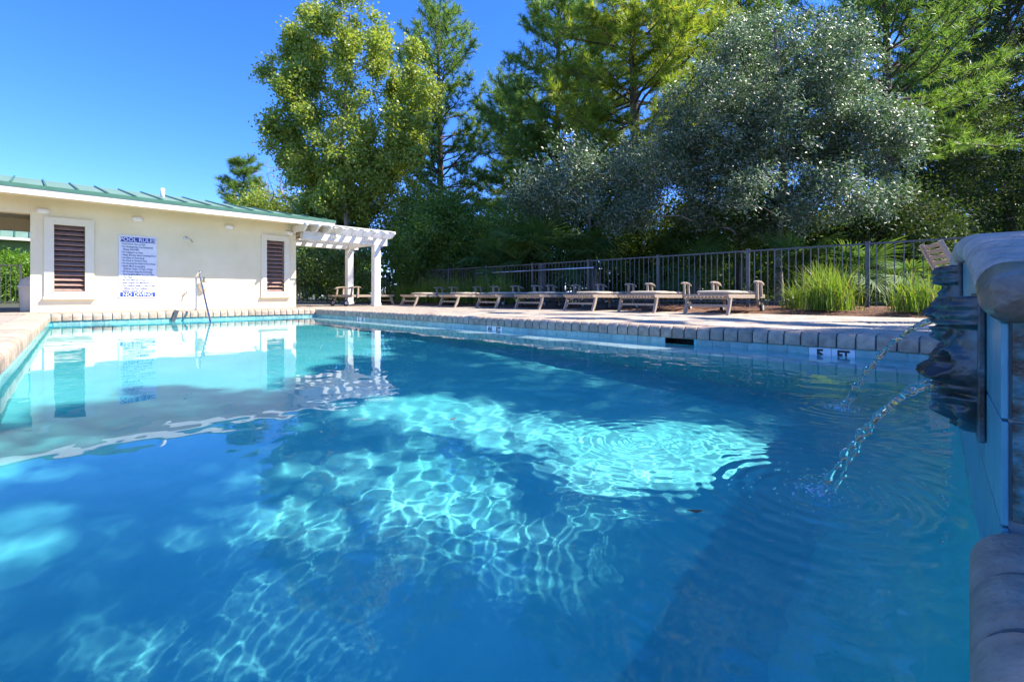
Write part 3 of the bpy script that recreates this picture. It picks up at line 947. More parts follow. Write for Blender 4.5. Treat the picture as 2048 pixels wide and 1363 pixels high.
y0 = at_x(1735, 490, FX)[1]
spn = at_x(1312, 520, FX)[1] - at_x(1490, 505, FX)[1]
fence('picket_fence', (FX, y0 - 2 * spn), (FX, y0 - 2 * spn + 10 * spn), 10, 'long dark metal picket fence behind the row of loungers', zb=.06)
fy = y0 + 8 * spn
fence('picket_fence', (1.0, fy + .1), (FX - .05, fy + .1), 5, 'dark metal picket fence beyond the pergola and white posts', npk=16, zb=.02)
fence('picket_fence', (-5.2, 20.0), (-.2, 20.0), 3, 'dark metal picket fence seen through the passage beside the trash bin', npk=16, zb=.0)
pa, pb = at_x(952, 546.5, FX - .06), at_x(1204, 534, FX - .06)
pole = empty('cleaning_pole', tuple(pb))
dv = Vector(pa) - Vector(pb)
MB().tube([(0, 0, 0), dv * .55], .017, 10).build('outer_tube', M['alu'], pole, True)
MB().tube([dv * .55, dv], .013, 10).build('inner_tube', M['alu'], pole, True)
MB().tube([(0, 0, 0), dv * .05], .02, 10).build('grip', M['rubber'], pole, True)
tag(pole, 'long pale aluminium pool cleaning pole hung along the fence top', 'pole')

# ------------------------------------------------------------------ loungers
LW, LL = 0.76, 1.95
def lounger_meshes():
    D = {}
    D['side_rail'] = MB().prism([(.02, .285), (.02, .345), (LL * .98, .345), (LL * .98, .275), (LL * .6, .275)], 'y', -.02, .02)
    D['cross_bar'] = MB().box(0, .035, -LW / 2 + .041, LW / 2 - .041, .262, .292)
    D['foot_rail'] = MB().box(-.01, .028, -LW / 2, LW / 2, .312, .346)
    D['slat'] = MB().box(0, .92, -.021, .021, .294, .311)
    sab = [(.10, .283), (.17, .283), (.135, .18), (.09, .08), (.03, 0), (-.025, 0), (.03, .10), (.075, .20)]
    D['leg'] = MB().prism(sab, 'y', -.021, .021)
    D['rear_leg'] = MB().prism([(1.66, .276), (1.73, .276), (1.80, .10), (1.75, .09)], 'y', -.021, .021)
    D['stretcher'] = MB().box(.075, .10, -LW / 2 + .021, LW / 2 - .021, .135, .175)
    D['wheel'] = MB().lathe([(.05, -.018), (.085, -.02), (.092, -.012), (.092, .012), (.085, .02), (.05, .018)], (1.775, 0, .092), 20, 'y')
    D['hub'] = MB().lathe([(.0, -.024), (.05, -.024), (.05, .024), (.0, .024)], (1.775, 0, .092), 16, 'y')
    arm = [(1.28, .555), (1.30, .585), (1.40, .60), (1.55, .592), (1.66, .565), (1.72, .525), (1.70, .512), (1.60, .545), (1.45, .568), (1.33, .566)]
    D['armrest'] = MB().prism(arm, 'y', -.034, .034)
    D['arm_post'] = MB().prism([(1.36, .25), (1.42, .25), (1.40, .568), (1.35, .566)], 'y', -.018, .018)
    D['arm_post_b'] = MB().prism([(1.60, .30), (1.65, .30), (1.61, .545), (1.565, .548)], 'y', -.018, .018)
    D['back_slat'] = MB().box(0, .95, -.021, .021, 0, .017)
    D['back_bar'] = MB().box(0, .04, -LW / 2 + .06, LW / 2 - .06, -.02, 0)
    def pad(x0, x1, z0, z1):
        b = MB(); n = 9; vs = []
        yw = LW / 2 - .07
        ring = []
        for k in range(16):
            a = 2 * math.pi * k / 16
            ring.append((math.copysign(abs(math.cos(a)) ** .35, math.cos(a)), math.copysign(abs(math.sin(a)) ** .5, math.sin(a))))
        for i in range(n):
            t = i / (n - 1)
            s = 1 - .16 * abs(2 * t - 1) ** 8
            hgt = (1 - .55 * abs(2 * t - 1) ** 6) * (1 + .06 * math.sin(t * 19))
            for c_, s_ in ring:
                vs.append((x0 + (x1 - x0) * t, c_ * yw * s, (z0 + z1) / 2 + s_ * (z1 - z0) / 2 * hgt - (1 - hgt) * .004))
        fs = [(i * 16 + j, i * 16 + (j + 1) % 16, (i + 1) * 16 + (j + 1) % 16, (i + 1) * 16 + j) for i in range(n - 1) for j in range(16)]
        fs += [tuple(range(15, -1, -1)), tuple(range((n - 1) * 16, n * 16))]
        return b.add(vs, fs)
    D['pad_a'] = pad(.30, .98, .347, .412)
    D['pad_b'] = pad(.98, 1.80, .347, .405)
    ms = {}
    for k, b in D.items():
        ms[k] = b.mesh(k, M['cushion'] if k.startswith('pad') else M['rubber'] if k == 'wheel' else M['hub'] if k == 'hub' else M['teak'], k in ('pad_a', 'pad_b'))
    return ms
LM = lounger_meshes()
def lounger(x, y, rz, lab, cushion=True, raised=0.0, z=0.0):
    r = empty('sun_lounger', (x, y, z), rz)
    for s in (-1, 1):
        for nm, key, yy in (('side_rail', 'side_rail', LW / 2 - .02), ('leg', 'leg', LW / 2 - .022), ('leg', 'rear_leg', LW / 2 - .065), ('armrest', 'armrest', LW / 2 + .012)):
            o = link(nm, LM[key], r, .003 if nm in ('armrest',) else 0); o.location = (0, s * yy, 0)
        wl = link('wheel', LM['wheel'], r); wl.location = (0, s * (LW / 2 - .012), 0)
        hb = link('hub', LM['hub'], wl)
        for key in ('arm_post', 'arm_post_b'):
            o = link('arm_post', LM[key], r); o.location = (0, s * (LW / 2 + .02), 0)
    link('foot_rail', LM['foot_rail'], r); link('stretcher', LM['stretcher'], r)
    for xx in (.06, .9, 1.55):
        o = link('cross_bar', LM['cross_bar'], r); o.location = (xx, 0, 0)
    for k in range(11):
        o = link('slat', LM['slat'], r); o.location = (.03, -LW / 2 + .075 + k * (LW - .15) / 10, 0)
    bk = empty('backrest', (.97, 0, .325)); bk.parent = r
    bk.rotation_euler = (0, -raised, 0)
    if raised:
        for s in (-1, 1):
            o = MB().box(0, .98, -.02, .02, -.02, .03).build('stile', M['teak'], bk); o.location = (0, s * (LW / 2 - .085), 0)
        for k in range(9):
            o = MB().box(0, .05, -LW / 2 + .105, LW / 2 - .105, .0, .018).build('slat', M['teak'], bk); o.location = (.10 + k * .098, 0, 0)
    else:
        for k in range(11):
            o = link('slat', LM['back_slat'], bk); o.location = (0, -LW / 2 + .095 + k * (LW - .19) / 10, 0)
        for xx in (.05, .85):
            o = link('bar', LM['back_bar'], bk); o.location = (xx, 0, 0)
    if cushion:
        link('cushion', LM['pad_a'], r)
        if not raised:
            link('cushion', LM['pad_b'], r)
    tag(r, lab, 'lounger', 'teak loungers along the fence')
    return r
FT = 8.02
legs = [(803, 838), (879, 913), (956, 995), (1028, 1075), (1129, 1185), (1240, 1311), (1371, 1463)]
ords = ['in the row, next to the pergola post', 'second in the row counted from the pergola', 'third in the row counted from the pergola', 'fourth and middle one of the row',
        'fifth in the row counted from the pergola', 'second in the row counted from the tall grass clump', 'at the row end beside the tall grass clump']
for (a, b), t in zip(legs, ords):
    ya, yb = at_x(a, 620, FT)[1], at_x(b, 620, FT)[1]
    lounger(FT - .02 + rr.uniform(-.09, .09), (ya + yb) / 2, rr.uniform(-.06, .06), 'teak sun lounger with beige cushion, ' + t)
lounger(8.35, 13.95, math.pi + .1, 'weathered teak sun lounger standing alone under the pergola', cushion=False)
ch = empty('deck_chair', (7.72, .06, 0), math.radians(22))
bt = Matrix.Translation((0, .03, .40)) @ Matrix.Rotation(math.radians(-24), 4, 'X')
for sx in (-.25, .25):
    MB().box(sx - .022, sx + .022, -.02, .03, -.02, .62, bt).build('stile', M['teak'], ch, bevel=.006)
    MB().box(sx - .022, sx + .022, .01, .055, .0, .42).build('leg', M['teak'], ch)
    MB().box(sx - .022, sx + .022, -.46, -.415, .0, .58).build('leg', M['teak'], ch)
    MB().box(sx - .035, sx + .035, -.50, .10, .581, .605).build('armrest', M['teak'], ch, bevel=.006)
for k in range(8):
    MB().box(-.227, .227, -.008, .012, .05 + k * .072, .098 + k * .072, bt).build('slat', M['teak'], ch)
for k in range(7):
    MB().box(-.25, .25, -.44 + k * .066, -.39 + k * .066, .385, .405).build('seat_slat', M['teak'], ch)
MB().box(-.227, .227, -.445, -.42, .33, .384).build('apron', M['teak'], ch)
tag(ch, 'teak chair with slatted back peeking out beyond the fountain wall', 'chair')

# ------------------------------------------------------------------ mulch bed with pine straw
nxm, nym = 14, 90
X_, Y_ = np.meshgrid(np.linspace(DECKX, 13.5, nxm), np.linspace(-6, 18.6, nym), indexing='ij')
Zm = .004 + .09 * np.clip((X_ - DECKX - .15) / 1.1, 0, 1) + np.random.default_rng(2).normal(0, .012, X_.shape)
Zm[0] = -.03
i = (np.arange(nxm - 1)[:, None] * nym + np.arange(nym - 1)[None, :]).ravel()
mu = link('mulch_bed', np_mesh('mulch_bed', np.stack([X_, Y_, Zm], -1).reshape(-1, 3), np.stack([i, i + nym, i + nym + 1, i + 1], 1), M['mulch'], True))
mu['kind'] = 'structure'
r = np.random.default_rng(5)
n = 9000
c = np.stack([r.uniform(DECKX - .02, 10.9, n) , r.uniform(-1.5, 17, n), np.zeros(n)], 1)
c[:900, 0] = DECKX - np.abs(r.normal(0, .18, 900))
c[:, 2] = .012 + .09 * np.clip((c[:, 0] - DECKX - .15) / 1.1, 0, 1) + np.abs(r.normal(0, .012, n))
a = r.uniform(0, 6.28, n); L = r.uniform(.05, .16, n)
d = np.stack([np.cos(a), np.sin(a), r.normal(0, .25, n)], 1) * L[:, None]
w_ = np.stack([-np.sin(a), np.cos(a), np.zeros(n)], 1) * .0035
V = np.stack([c - w_, c + w_, c + d + w_ * .3], 1).reshape(-1, 3)
tag(link('pine_straw', np_mesh('pine_straw', V, np.arange(3 * n).reshape(-1, 3), M['straw'])), 'rust coloured pine straw strewn over the planting bed', 'pine straw', kind='stuff')

# ------------------------------------------------------------------ vegetation tools
def unit(a):
    return a / np.maximum(np.linalg.norm(a, axis=-1, keepdims=True), 1e-9)
def leaves(r, centers, per, sig, length, width, up=0.0, flat=(1, 1, 1), face=None):
    n = len(centers) * per
    c = np.repeat(centers, per, axis=0) + r.normal(0, 1, (n, 3)) * sig * np.array(flat)
    d = unit(r.normal(0, 1, (n, 3)) + np.array([0, 0, up]))
    s = unit(np.cross(d, r.normal(0, 1, (n, 3))))
    nn = np.cross(d, s)
    if face is not None:                    # leaves turn towards the light
        nn = unit(r.normal(0, .62, (n, 3)) + np.array(face))
        d = unit(np.cross(nn, r.normal(0, 1, (n, 3))))
        s = np.cross(nn, d)
    L = length * r.uniform(.7, 1.3, (n, 1)); W = width * r.uniform(.7, 1.3, (n, 1)) / 2
    V = np.stack([c, c + d * L * .5 + s * W + nn * W * .35, c + d * L, c + d * L * .5 - s * W + nn * W * .35], 1).reshape(-1, 3)
    return V, np.arange(4 * n).reshape(-1, 4)
def needles(r, tips, dirs, per, L, w, spread=.8):
    n = len(tips) * per
    c = np.repeat(tips, per, axis=0)
    d = unit(np.repeat(dirs, per, axis=0) * 1.0 + r.normal(0, spread, (n, 3)))
    c = c - np.repeat(dirs, per, axis=0) * r.uniform(0, .14, (n, 1))
    s = unit(np.cross(d, r.normal(0, 1, (n, 3)))) * w / 2
    l = L * r.uniform(.7, 1.15, (n, 1))
    V = np.stack([c - s, c + s, c + d * l], 1).reshape(-1, 3)
    return V, np.arange(3 * n).reshape(-1, 3)
def tubes_np(p0, p1, r0, r1, k=5):
    n = len(p0)
    t = unit(p1 - p0)
    ref = np.where(np.abs(t[:, 2:3]) < .9, np.array([[0, 0, 1.0]]), np.array([[1.0, 0, 0]]))
    a = unit(np.cross(t, ref)); b = np.cross(t, a)
    an = np.arange(k) * 2 * math.pi / k
    ring = a[:, None, :] * np.cos(an)[None, :, None] + b[:, None, :] * np.sin(an)[None, :, None]
    V = np.concatenate([p0[:, None, :] + ring * r0[:, None, None], p1[:, None, :] + ring * r1[:, None, None]], 1).reshape(-1, 3)
    base = np.arange(n)[:, None] * 2 * k
    j = np.arange(k)[None, :]; j2 = (j + 1) % k
    Fc = np.stack([base + j, base + j2, base + k + j2, base + k + j], -1).reshape(-1, 4)
    return V, Fc
def skeleton(r, base, trunk_pts, tips, jit=.12, rt=.006, rbase=.15, power=.42):
    # trunk polyline, then every tip is joined to the nearest node by a bent twig
    pos, par = [np.array(base, float)], [-1]
    prev = np.array(base, float)
    for tpt in trunk_pts:
        tpt = np.array(tpt, float)
        m = max(1, int(np.linalg.norm(tpt - prev) / .5))
        for k in range(1, m + 1):
            q = prev + (tpt - prev) * k / m
            pos.append(q); par.append(len(pos) - 2)
        prev = tpt
    nt_ = len(pos)
    P_ = np.zeros((nt_ + 3 * len(tips) + 4, 3)); P_[:nt_] = pos
    par = par + [0] * (3 * len(tips) + 4)
    cnt = nt_
    tr = np.array(pos)
    order = np.argsort(np.min(np.linalg.norm(tips[:, None] - tr[None], axis=-1), axis=1))
    lowest = base[2] + .25 * (tr[:, 2].max() - base[2])
    for ti in order:
        q = tips[ti]
        d = np.linalg.norm(P_[:cnt] - q, axis=1) + np.where(P_[:cnt, 2] > q[2] + .1, 1.2 * (P_[:cnt, 2] - q[2]), 0)
        d[0] += 5
        b = int(np.argmin(d)); dist = np.linalg.norm(P_[b] - q)
        last = b
        for t in (.4, .75):
            P_[cnt] = P_[b] + (q - P_[b]) * t + r.normal(0, jit * min(dist, 1.2) * .5, 3) + np.array([0, 0, .10 * dist * t * (1 - t)])
            par[cnt] = last; last = cnt; cnt += 1
        P_[cnt] = q; par[cnt] = last; cnt += 1
    load = np.zeros(cnt)
    ch = np.zeros(cnt, int)
    for i in range(1, cnt):
        ch[par[i]] += 1
    load[ch[:cnt] == 0] = 1
    for i in range(cnt - 1, 0, -1):
        load[par[i]] += load[i]
    rad = rt * np.maximum(load, 1) ** power
    rad *= min(1.0, rbase / rad[0]) if rad[0] > rbase else 1
    f = np.linspace(1, .35, nt_)
    rad[:nt_] = np.maximum(rad[:nt_], rbase * f * .8)
    idx = np.arange(1, cnt); pa_ = np.array(par[1:cnt])
    return tubes_np(P_[pa_], P_[idx], np.minimum(rad[pa_], rad[idx] * 1.6), rad[idx])
def pts_in(r, blobs, thr=-.25, fr=1.3, shell=2.4):
    out = []
    for (cx, cy, cz, rx, ry, rz, n) in blobs:
        k = tries = 0
        ph_ = r.uniform(0, 6, 6)
        while k < n:
            m = 400
            d = unit(r.normal(0, 1, (m, 3))) * (r.uniform(0, 1, (m, 1)) ** (1 / shell))
            p = np.array([cx, cy, cz]) + d * np.array([rx, ry, rz])
            gz = np.sin(p[:, 0] * fr + ph_[0]) * np.sin(p[:, 1] * fr + ph_[1]) + .6 * np.sin(p[:, 2] * fr * 1.7 + ph_[2]) * np.sin(p[:, 0] * fr * 1.9 + ph_[3])
            tries += 1
            p = p[gz > (thr if tries < 12 else -9)][: n - k]
            out.append(p); k += len(p)
    return np.concatenate(out)
def tree(name, base, trunk_pts, blobs, per, sig, llen, lwid, leaf, bark, lab, cat='tree', group=None, seed=1, rbase=.15, rt=.006, thr=-.25, fr=1.3, up=0.0, tips=None, extra_sig=(1, 1, 1), shell=2.4, face=None):
    r = np.random.default_rng(seed)
    if tips is None:
        tips = pts_in(r, blobs, thr, fr, shell)
    root = empty(name, tuple(base))
    o = np.array(base, float)
    V, Fc = skeleton(r, np.array(base, float), trunk_pts, tips, rt=rt, rbase=rbase)
    link('trunk', np_mesh('trunk', V - o, Fc, bark, True), root)
    if per:
        V, Fc = leaves(r, tips, per, sig, llen, lwid, up, extra_sig, face)
        link('crown', np_mesh('crown', V - o, Fc, leaf), root)
    tag(root, lab, cat, group)
    return root
def pine(base, H, h0, rmax, seed, leaf, lab, rbase=.2, per=30, L=.30, w=.015, dens=1.0, lean=(0, 0), top_taper=.9, group=None, up0=.1, flat=0.0):
    r = np.random.default_rng(seed)
    base = np.array(base, float)
    axis = lambda z: np.array([base[0] + lean[0] * z / H + .10 * math.sin(z * .5 + seed), base[1] + lean[1] * z / H + .1 * math.cos(z * .43 + seed), base[2] + z])
    S0, S1, R0, R1 = [], [], [], []
    def seg(a, b, ra, rb):
        S0.append(a); S1.append(b); R0.append(ra); R1.append(rb)
    zs = np.linspace(0, H, int(H / .4) + 2)
    rtr = lambda z: rbase * (1 - z / H) ** .8 + .012
    for a, b in zip(zs[:-1], zs[1:]):
        seg(axis(a), axis(b), rtr(a), rtr(b))
    tips, dirs = [], []
    z = h0
    while z < H - .25:
        f = (z - h0) / (H - h0)
        prof = (1 - f) ** top_taper * (.55 + .45 * min(1, f * 4 + .25))
        nb = r.integers(4, 7)
        a0 = r.uniform(0, 6.28)
        for b in range(nb):
            Lb = rmax * prof * r.uniform(.6, 1.12) + .25
            an = a0 + b * 2 * math.pi / nb + r.normal(0, .3)
            el = up0 + .55 * f + r.normal(0, .14)
            d = np.array([math.cos(an) * math.cos(el), math.sin(an) * math.cos(el), math.sin(el)])
            p = axis(z + r.uniform(-.15, .15)); n = max(3, int(Lb / .38))
            rb0 = .012 + .009 * Lb
            pts = [p]
            for k in range(1, n + 1):
                d = unit(d + np.array([0, 0, .10 - .16 * (k / n < .5)]) + r.normal(0, .09, 3))
                q = pts[-1] + d * Lb / n
                seg(pts[-1], q, rb0 * (1 - (k - 1) / n) + .006, rb0 * (1 - k / n) + .006)
                pts.append(q)
                if k / n > .2:
                    for s in (-1, 1):
                        for _ in range(int(round(2.0 * dens + r.uniform(-.4, .6)))):
                            sd = unit(d * .8 + s * np.cross(d, [0, 0, 1]) * r.uniform(.5, 1.3) + np.array([0, 0, r.uniform(-.05, .6)]) + r.normal(0, .2, 3))
                            sl = r.uniform(.2, .75) * (1.15 - .5 * k / n)
                            e = q + sd * sl
                            seg(q, e, .008, .004)
                            tips.append(e); dirs.append(sd)
                            if r.uniform() < .6:
                                tips.append(q + sd * sl * .5 + r.normal(0, .04, 3)); dirs.append(unit(sd + r.normal(0, .4, 3)))
            tips.append(pts[-1]); dirs.append(d)
        z += r.uniform(.32, .55) / dens ** .5
    tips.append(axis(H)); dirs.append(np.array([0, 0, 1.0]))
    root = empty('pine_tree', tuple(base))
    V, Fc = tubes_np(np.array(S0), np.array(S1), np.array(R0), np.array(R1), 5)
    link('trunk', np_mesh('trunk', V - base, Fc, M['bark_pine'], True), root)
    V, Fc = needles(r, np.array(tips), np.array(dirs), per, L, w)
    link('crown', np_mesh('crown', V - base, Fc, leaf), root)
    tag(root, lab, 'pine', group)
    return root
def ground_at(u, t, z=0.0):
    rr_ = ray(u, 600)
    return np.array([rr_[0] * t, rr_[1] * t, z])

# ------------------------------------------------------------------ trees in view
b = ground_at(690, 20); pxm = 20 / F
c = lambda u, v, t=20: at_d(u, v, t)
def bl(u, v, t, rw, rh, n, rd=None):
    p = at_d(u, v, t)
    return (p[0], p[1], p[2], rw * t / F, (rd or rw) * t / F, rh * t / F, n)
rg = np.random.default_rng(77)
sprigs = []
for k in range(80):
    an = rg.uniform(-2.6, 6.28 - 2.6)
    uu = 688 + 150 * math.cos(an) * rg.uniform(.5, 1.16)
    vv = 215 - 205 * math.sin(an) * rg.uniform(.5, 1.10)
    sprigs.append(bl(uu, vv, 20 + rg.uniform(-1.5, 1.2), rg.uniform(12, 24), rg.uniform(18, 42), 9))
tree('sweetgum_tree', b, [b + [0.1, 0, 3], b + [-.1, .1, 6.5], b + [.1, 0, 10], at_d(700, 30, 20)],
     [bl(690, 330, 20, 100, 85, 90), bl(745, 290, 19.5, 85, 85, 80), bl(620, 225, 20, 70, 100, 60), bl(690, 135, 20, 80, 105, 75), bl(740, 75, 20, 40, 60, 26), bl(625, 95, 20, 30, 55, 18), bl(585, 300, 20, 40, 60, 24), bl(790, 370, 19.5, 50, 55, 40)] + sprigs,
     80, .17, .125, .09, M['leaf_gum'], M['bark_grey'], 'tall yellow-green sweetgum tree rising behind the pergola', seed=3, rbase=.16, thr=.25, fr=3.0)
pine(ground_at(878, 24), 15.2, 4.2, 3.9, 5, M['needle'], 'slender conical pine beside the yellow-green sweetgum', top_taper=.5, up0=.3, rbase=.22, per=17, dens=.72, w=.024, L=.31)
pine(ground_at(1268, 18.5), 15.5, 5.2, 5.0, 7, M['needle_warm'], 'huge pine with yellowing needles and thick dark trunk', rbase=.30, per=17, dens=1.25, w=.024, L=.33, top_taper=.6, up0=.05)
pine(ground_at(1116, 22), 16, 4.4, 5.0, 9, M['needle'], 'dark green pine between the conical pine and the huge yellowing pine', rbase=.24, per=17, dens=1.1, w=.024, L=.31)
pine(ground_at(1768, 17.5), 14.5, 5.2, 5.0, 12, M['needle'], 'dark pine with a bare trunk behind the silvery oak', rbase=.25, per=17, dens=1.0, w=.021, L=.30, top_taper=.55, up0=.25)
pine(ground_at(2015, 21.0), 17, 4.6, 5.4, 15, M['needle_shaded'], 'shaded pine standing behind the fountain wall', rbase=.24, per=17, dens=1.1, w=.021, L=.30, top_taper=.55, up0=.15)
pine(ground_at(1480, 22), 16, 6.0, 4.6, 17, M['needle'], 'tall pine half hidden behind the silvery oak crown', rbase=.25, per=17, dens=1.0, w=.024, L=.32, top_taper=.6)
pine(ground_at(1020, 27), 12.5, 3.5, 4.0, 18, M['needle'], 'short broad pine filling the gap beside the conical pine', rbase=.2, per=17, dens=1.0, w=.024, L=.34, top_taper=.55)
pine(ground_at(1890, 24), 19, 5.0, 5.0, 16, M['needle_shaded'], 'dark pine between bare-trunked pine and the shaded pine', rbase=.26, per=17, dens=1.1, w=.022, L=.33, top_taper=.5)
pine(ground_at(490, 32), 9.4, 2.2, 2.5, 19, M['needle'], 'small round-topped pine showing above the pool house roof', rbase=.18, per=17, dens=1.2, w=.024, L=.34, top_taper=.6)
b = ground_at(1560, 12.6)
tree('silver_oak', b, [b + [.1, .1, 1.6], b + [0, -.1, 3.2], at_d(1560, 180, 12.6), at_d(1550, 60, 12.6)],
     [bl(1560, 300, 12.6, 190, 120, 330), bl(1560, 150, 12.6, 165, 110, 270), bl(1700, 300, 12.2, 120, 90, 200), bl(1420, 260, 12.4, 120, 120, 210), bl(1560, 410, 12.0, 210, 60, 190), bl(1700, 140, 12.8, 80, 90, 90), bl(1330, 330, 12.6, 110, 80, 130), bl(1480, 70, 12.8, 80, 60, 50), bl(1240, 420, 12.4, 80, 50, 50)],
     98, .13, .09, .033, M['leaf_oak'], M['bark_grey'], 'broad silvery small-leaved oak leaning over the fence', seed=21, rbase=.16, thr=-.05, fr=2.0, rt=.005, face=(.05, -.62, .72))
b = ground_at(1180, 15.2)
tree('laurel_oak', b, [b + [0, 0, 1.5], at_d(1180, 330, 15.2)], [bl(1180, 370, 15.2, 150, 75, 130), bl(1090, 400, 15.5, 90, 60, 60), bl(1290, 340, 15.4, 90, 70, 60)],
     120, .24, .11, .04, M['leaf_oak'], M['bark_grey'], 'glossy dark oak below the huge yellowing pine', seed=23, rbase=.10, face=(.05, -.62, .72), fr=2.0, thr=-.1)
b = ground_at(890, 19)
tree('wax_myrtle', b, [b + [0, 0, 1.0], at_d(890, 450, 19)], [bl(890, 480, 19, 115, 85, 190), bl(960, 470, 18.8, 70, 80, 80), bl(830, 500, 18.8, 60, 70, 70), bl(880, 420, 19, 60, 45, 50)],
     120, .22, .11, .05, M['leaf_dark'], M['bark_grey'], 'dense dark wax myrtle behind the fence near the pergola', 'shrub', seed=25, rbase=.09, thr=-.5)
b = ground_at(700, 22)
tree('dogwood_tree', b, [b + [0, 0, 1.2], at_d(680, 460, 22)], [bl(700, 430, 22, 90, 70, 110), bl(640, 470, 22, 70, 60, 60), bl(770, 460, 22, 60, 70, 70)],
     90, .24, .13, .08, M['leaf_shrub'], M['bark_grey'], 'mid green leafy tree showing above the pergola rafters', seed=27, rbase=.09)
b = ground_at(655, 18.2)
tree('glossy_shrub', b, [b + [0, 0, .5], b + [0, 0, 1.2]], [bl(655, 545, 18.2, 62, 62, 120), bl(620, 530, 18.4, 40, 50, 50), bl(710, 550, 18.0, 40, 60, 60)],
     110, .16, .09, .05, M['leaf_shrub'], M['bark_grey'], 'glossy broadleaf shrub against the fence behind the pergola', 'shrub', seed=29, rbase=.05, thr=-.6)
b = ground_at(585, 25)
rb = np.random.default_rng(31)
tree('bare_tree', b, [b + [0, 0, 2.5], at_d(590, 420, 25)], None, 0, .2, .1, .05, None, M['twig'], 'leafless grey tree with fine twigs behind the roof end', seed=31, rbase=.10, rt=.009,
     tips=pts_in(rb, [bl(590, 380, 25, 75, 55, 130), bl(545, 350, 25, 45, 40, 40), bl(640, 390, 25, 50, 50, 60)], -.8))
b = ground_at(600, 27)
tree('scrub_oak', b, [b + [0, 0, 1.5], at_d(600, 450, 27)], [bl(600, 430, 27, 70, 50, 80), bl(540, 420, 27, 50, 40, 50), bl(655, 400, 27, 50, 60, 60)],
     80, .28, .16, .09, M['leaf_gum'], M['bark_grey'], 'olive leafy tree among bare twigs above the roof end', seed=34, rbase=.1)
b = ground_at(25, 24)
tree('bamboo_bush', b, [b + [0, 0, .6], b + [0, 0, 1.5]], [bl(10, 545, 24, 60, 50, 130), bl(50, 560, 24, 40, 55, 90), bl(-40, 550, 24, 60, 60, 60)],
     90, .22, .20, .05, M['leaf_bright'], M['bark_grey'], 'bright green bush behind the fence seen through the passage', 'shrub', seed=33, rbase=.05, thr=-.8)
# right-hand understory trees
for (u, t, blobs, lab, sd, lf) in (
        (1900, 18.5, [(1900, 300, 100, 120, 130), (1960, 200, 90, 110, 100), (1860, 410, 90, 70, 80), (1990, 400, 90, 90, 80)], 'dark shaded broadleaf tree rising behind the fountain wall', 35, 'leaf_shaded'),
        (2090, 20, [(2060, 330, 100, 130, 130), (2100, 180, 100, 120, 90), (2070, 450, 90, 60, 60)], 'dark leafy tree standing past the shaded pine and fountain wall', 37, 'leaf_shaded'),
        (1760, 13.8, [(1770, 440, 110, 70, 120), (1840, 470, 80, 60, 60), (1690, 470, 80, 50, 60)], 'low dark understory tree below the bare-trunked pine', 39, 'leaf_shaded'),
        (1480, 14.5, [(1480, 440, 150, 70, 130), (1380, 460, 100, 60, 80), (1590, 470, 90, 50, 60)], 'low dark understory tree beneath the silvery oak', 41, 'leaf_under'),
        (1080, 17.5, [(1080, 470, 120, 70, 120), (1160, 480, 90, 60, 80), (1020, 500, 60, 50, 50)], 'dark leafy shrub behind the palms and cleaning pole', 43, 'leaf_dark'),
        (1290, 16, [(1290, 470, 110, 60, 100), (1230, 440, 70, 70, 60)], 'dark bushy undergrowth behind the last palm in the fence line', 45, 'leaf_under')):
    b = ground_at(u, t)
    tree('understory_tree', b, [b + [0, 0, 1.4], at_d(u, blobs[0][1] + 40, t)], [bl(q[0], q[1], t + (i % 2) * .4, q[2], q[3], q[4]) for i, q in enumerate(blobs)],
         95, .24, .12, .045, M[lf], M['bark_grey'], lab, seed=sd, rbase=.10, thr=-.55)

# distant wood that closes the view behind everything
r = np.random.default_rng(51)
blobs = []
for k in range(46):
    u = r.uniform(760, 2250); t = r.uniform(24, 34)
    hgt = r.uniform(1.4, 3.2)
    p = ground_at(u, t)
    blobs.append((p[0], p[1], hgt * .9, 1.9, 1.9, hgt, 34))
for k in range(14):
    p = ground_at(r.uniform(1750, 2300), r.uniform(23, 30))
    blobs.append((p[0], p[1], 2.6, 1.9, 1.9, 2.9, 40))
low = []
for k in range(16):
    p = ground_at(r.uniform(1040, 1420), r.uniform(16.5, 20))
    low.append((p[0], p[1], .8, 1.0, 1.0, 1.1, 22))
for k in range(16):
    p = ground_at(r.uniform(1560, 2000), r.uniform(13.5, 17))
    low.append((p[0], p[1], .8, .9, .9, 1.0, 22))
for k in range(9):
    p = ground_at(r.uniform(430, 780), r.uniform(30, 38))
    blobs.append((p[0], p[1], 1.8, 2.2, 2.2, 2.0, 34))
V, Fc = leaves(r, pts_in(r, blobs, -.9), 30, .38, .38, .22)
tag(link('far_wood', np_mesh('far_wood', V, Fc, M['leaf_dark'])), 'dense mass of far undergrowth filling the wood behind the fence', 'wood', kind='stuff')

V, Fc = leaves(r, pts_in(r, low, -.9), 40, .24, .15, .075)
tag(link('undergrowth', np_mesh('undergrowth', V, Fc, M['leaf_under'])), 'low leafy undergrowth right behind the picket fence', 'undergrowth', kind='stuff')

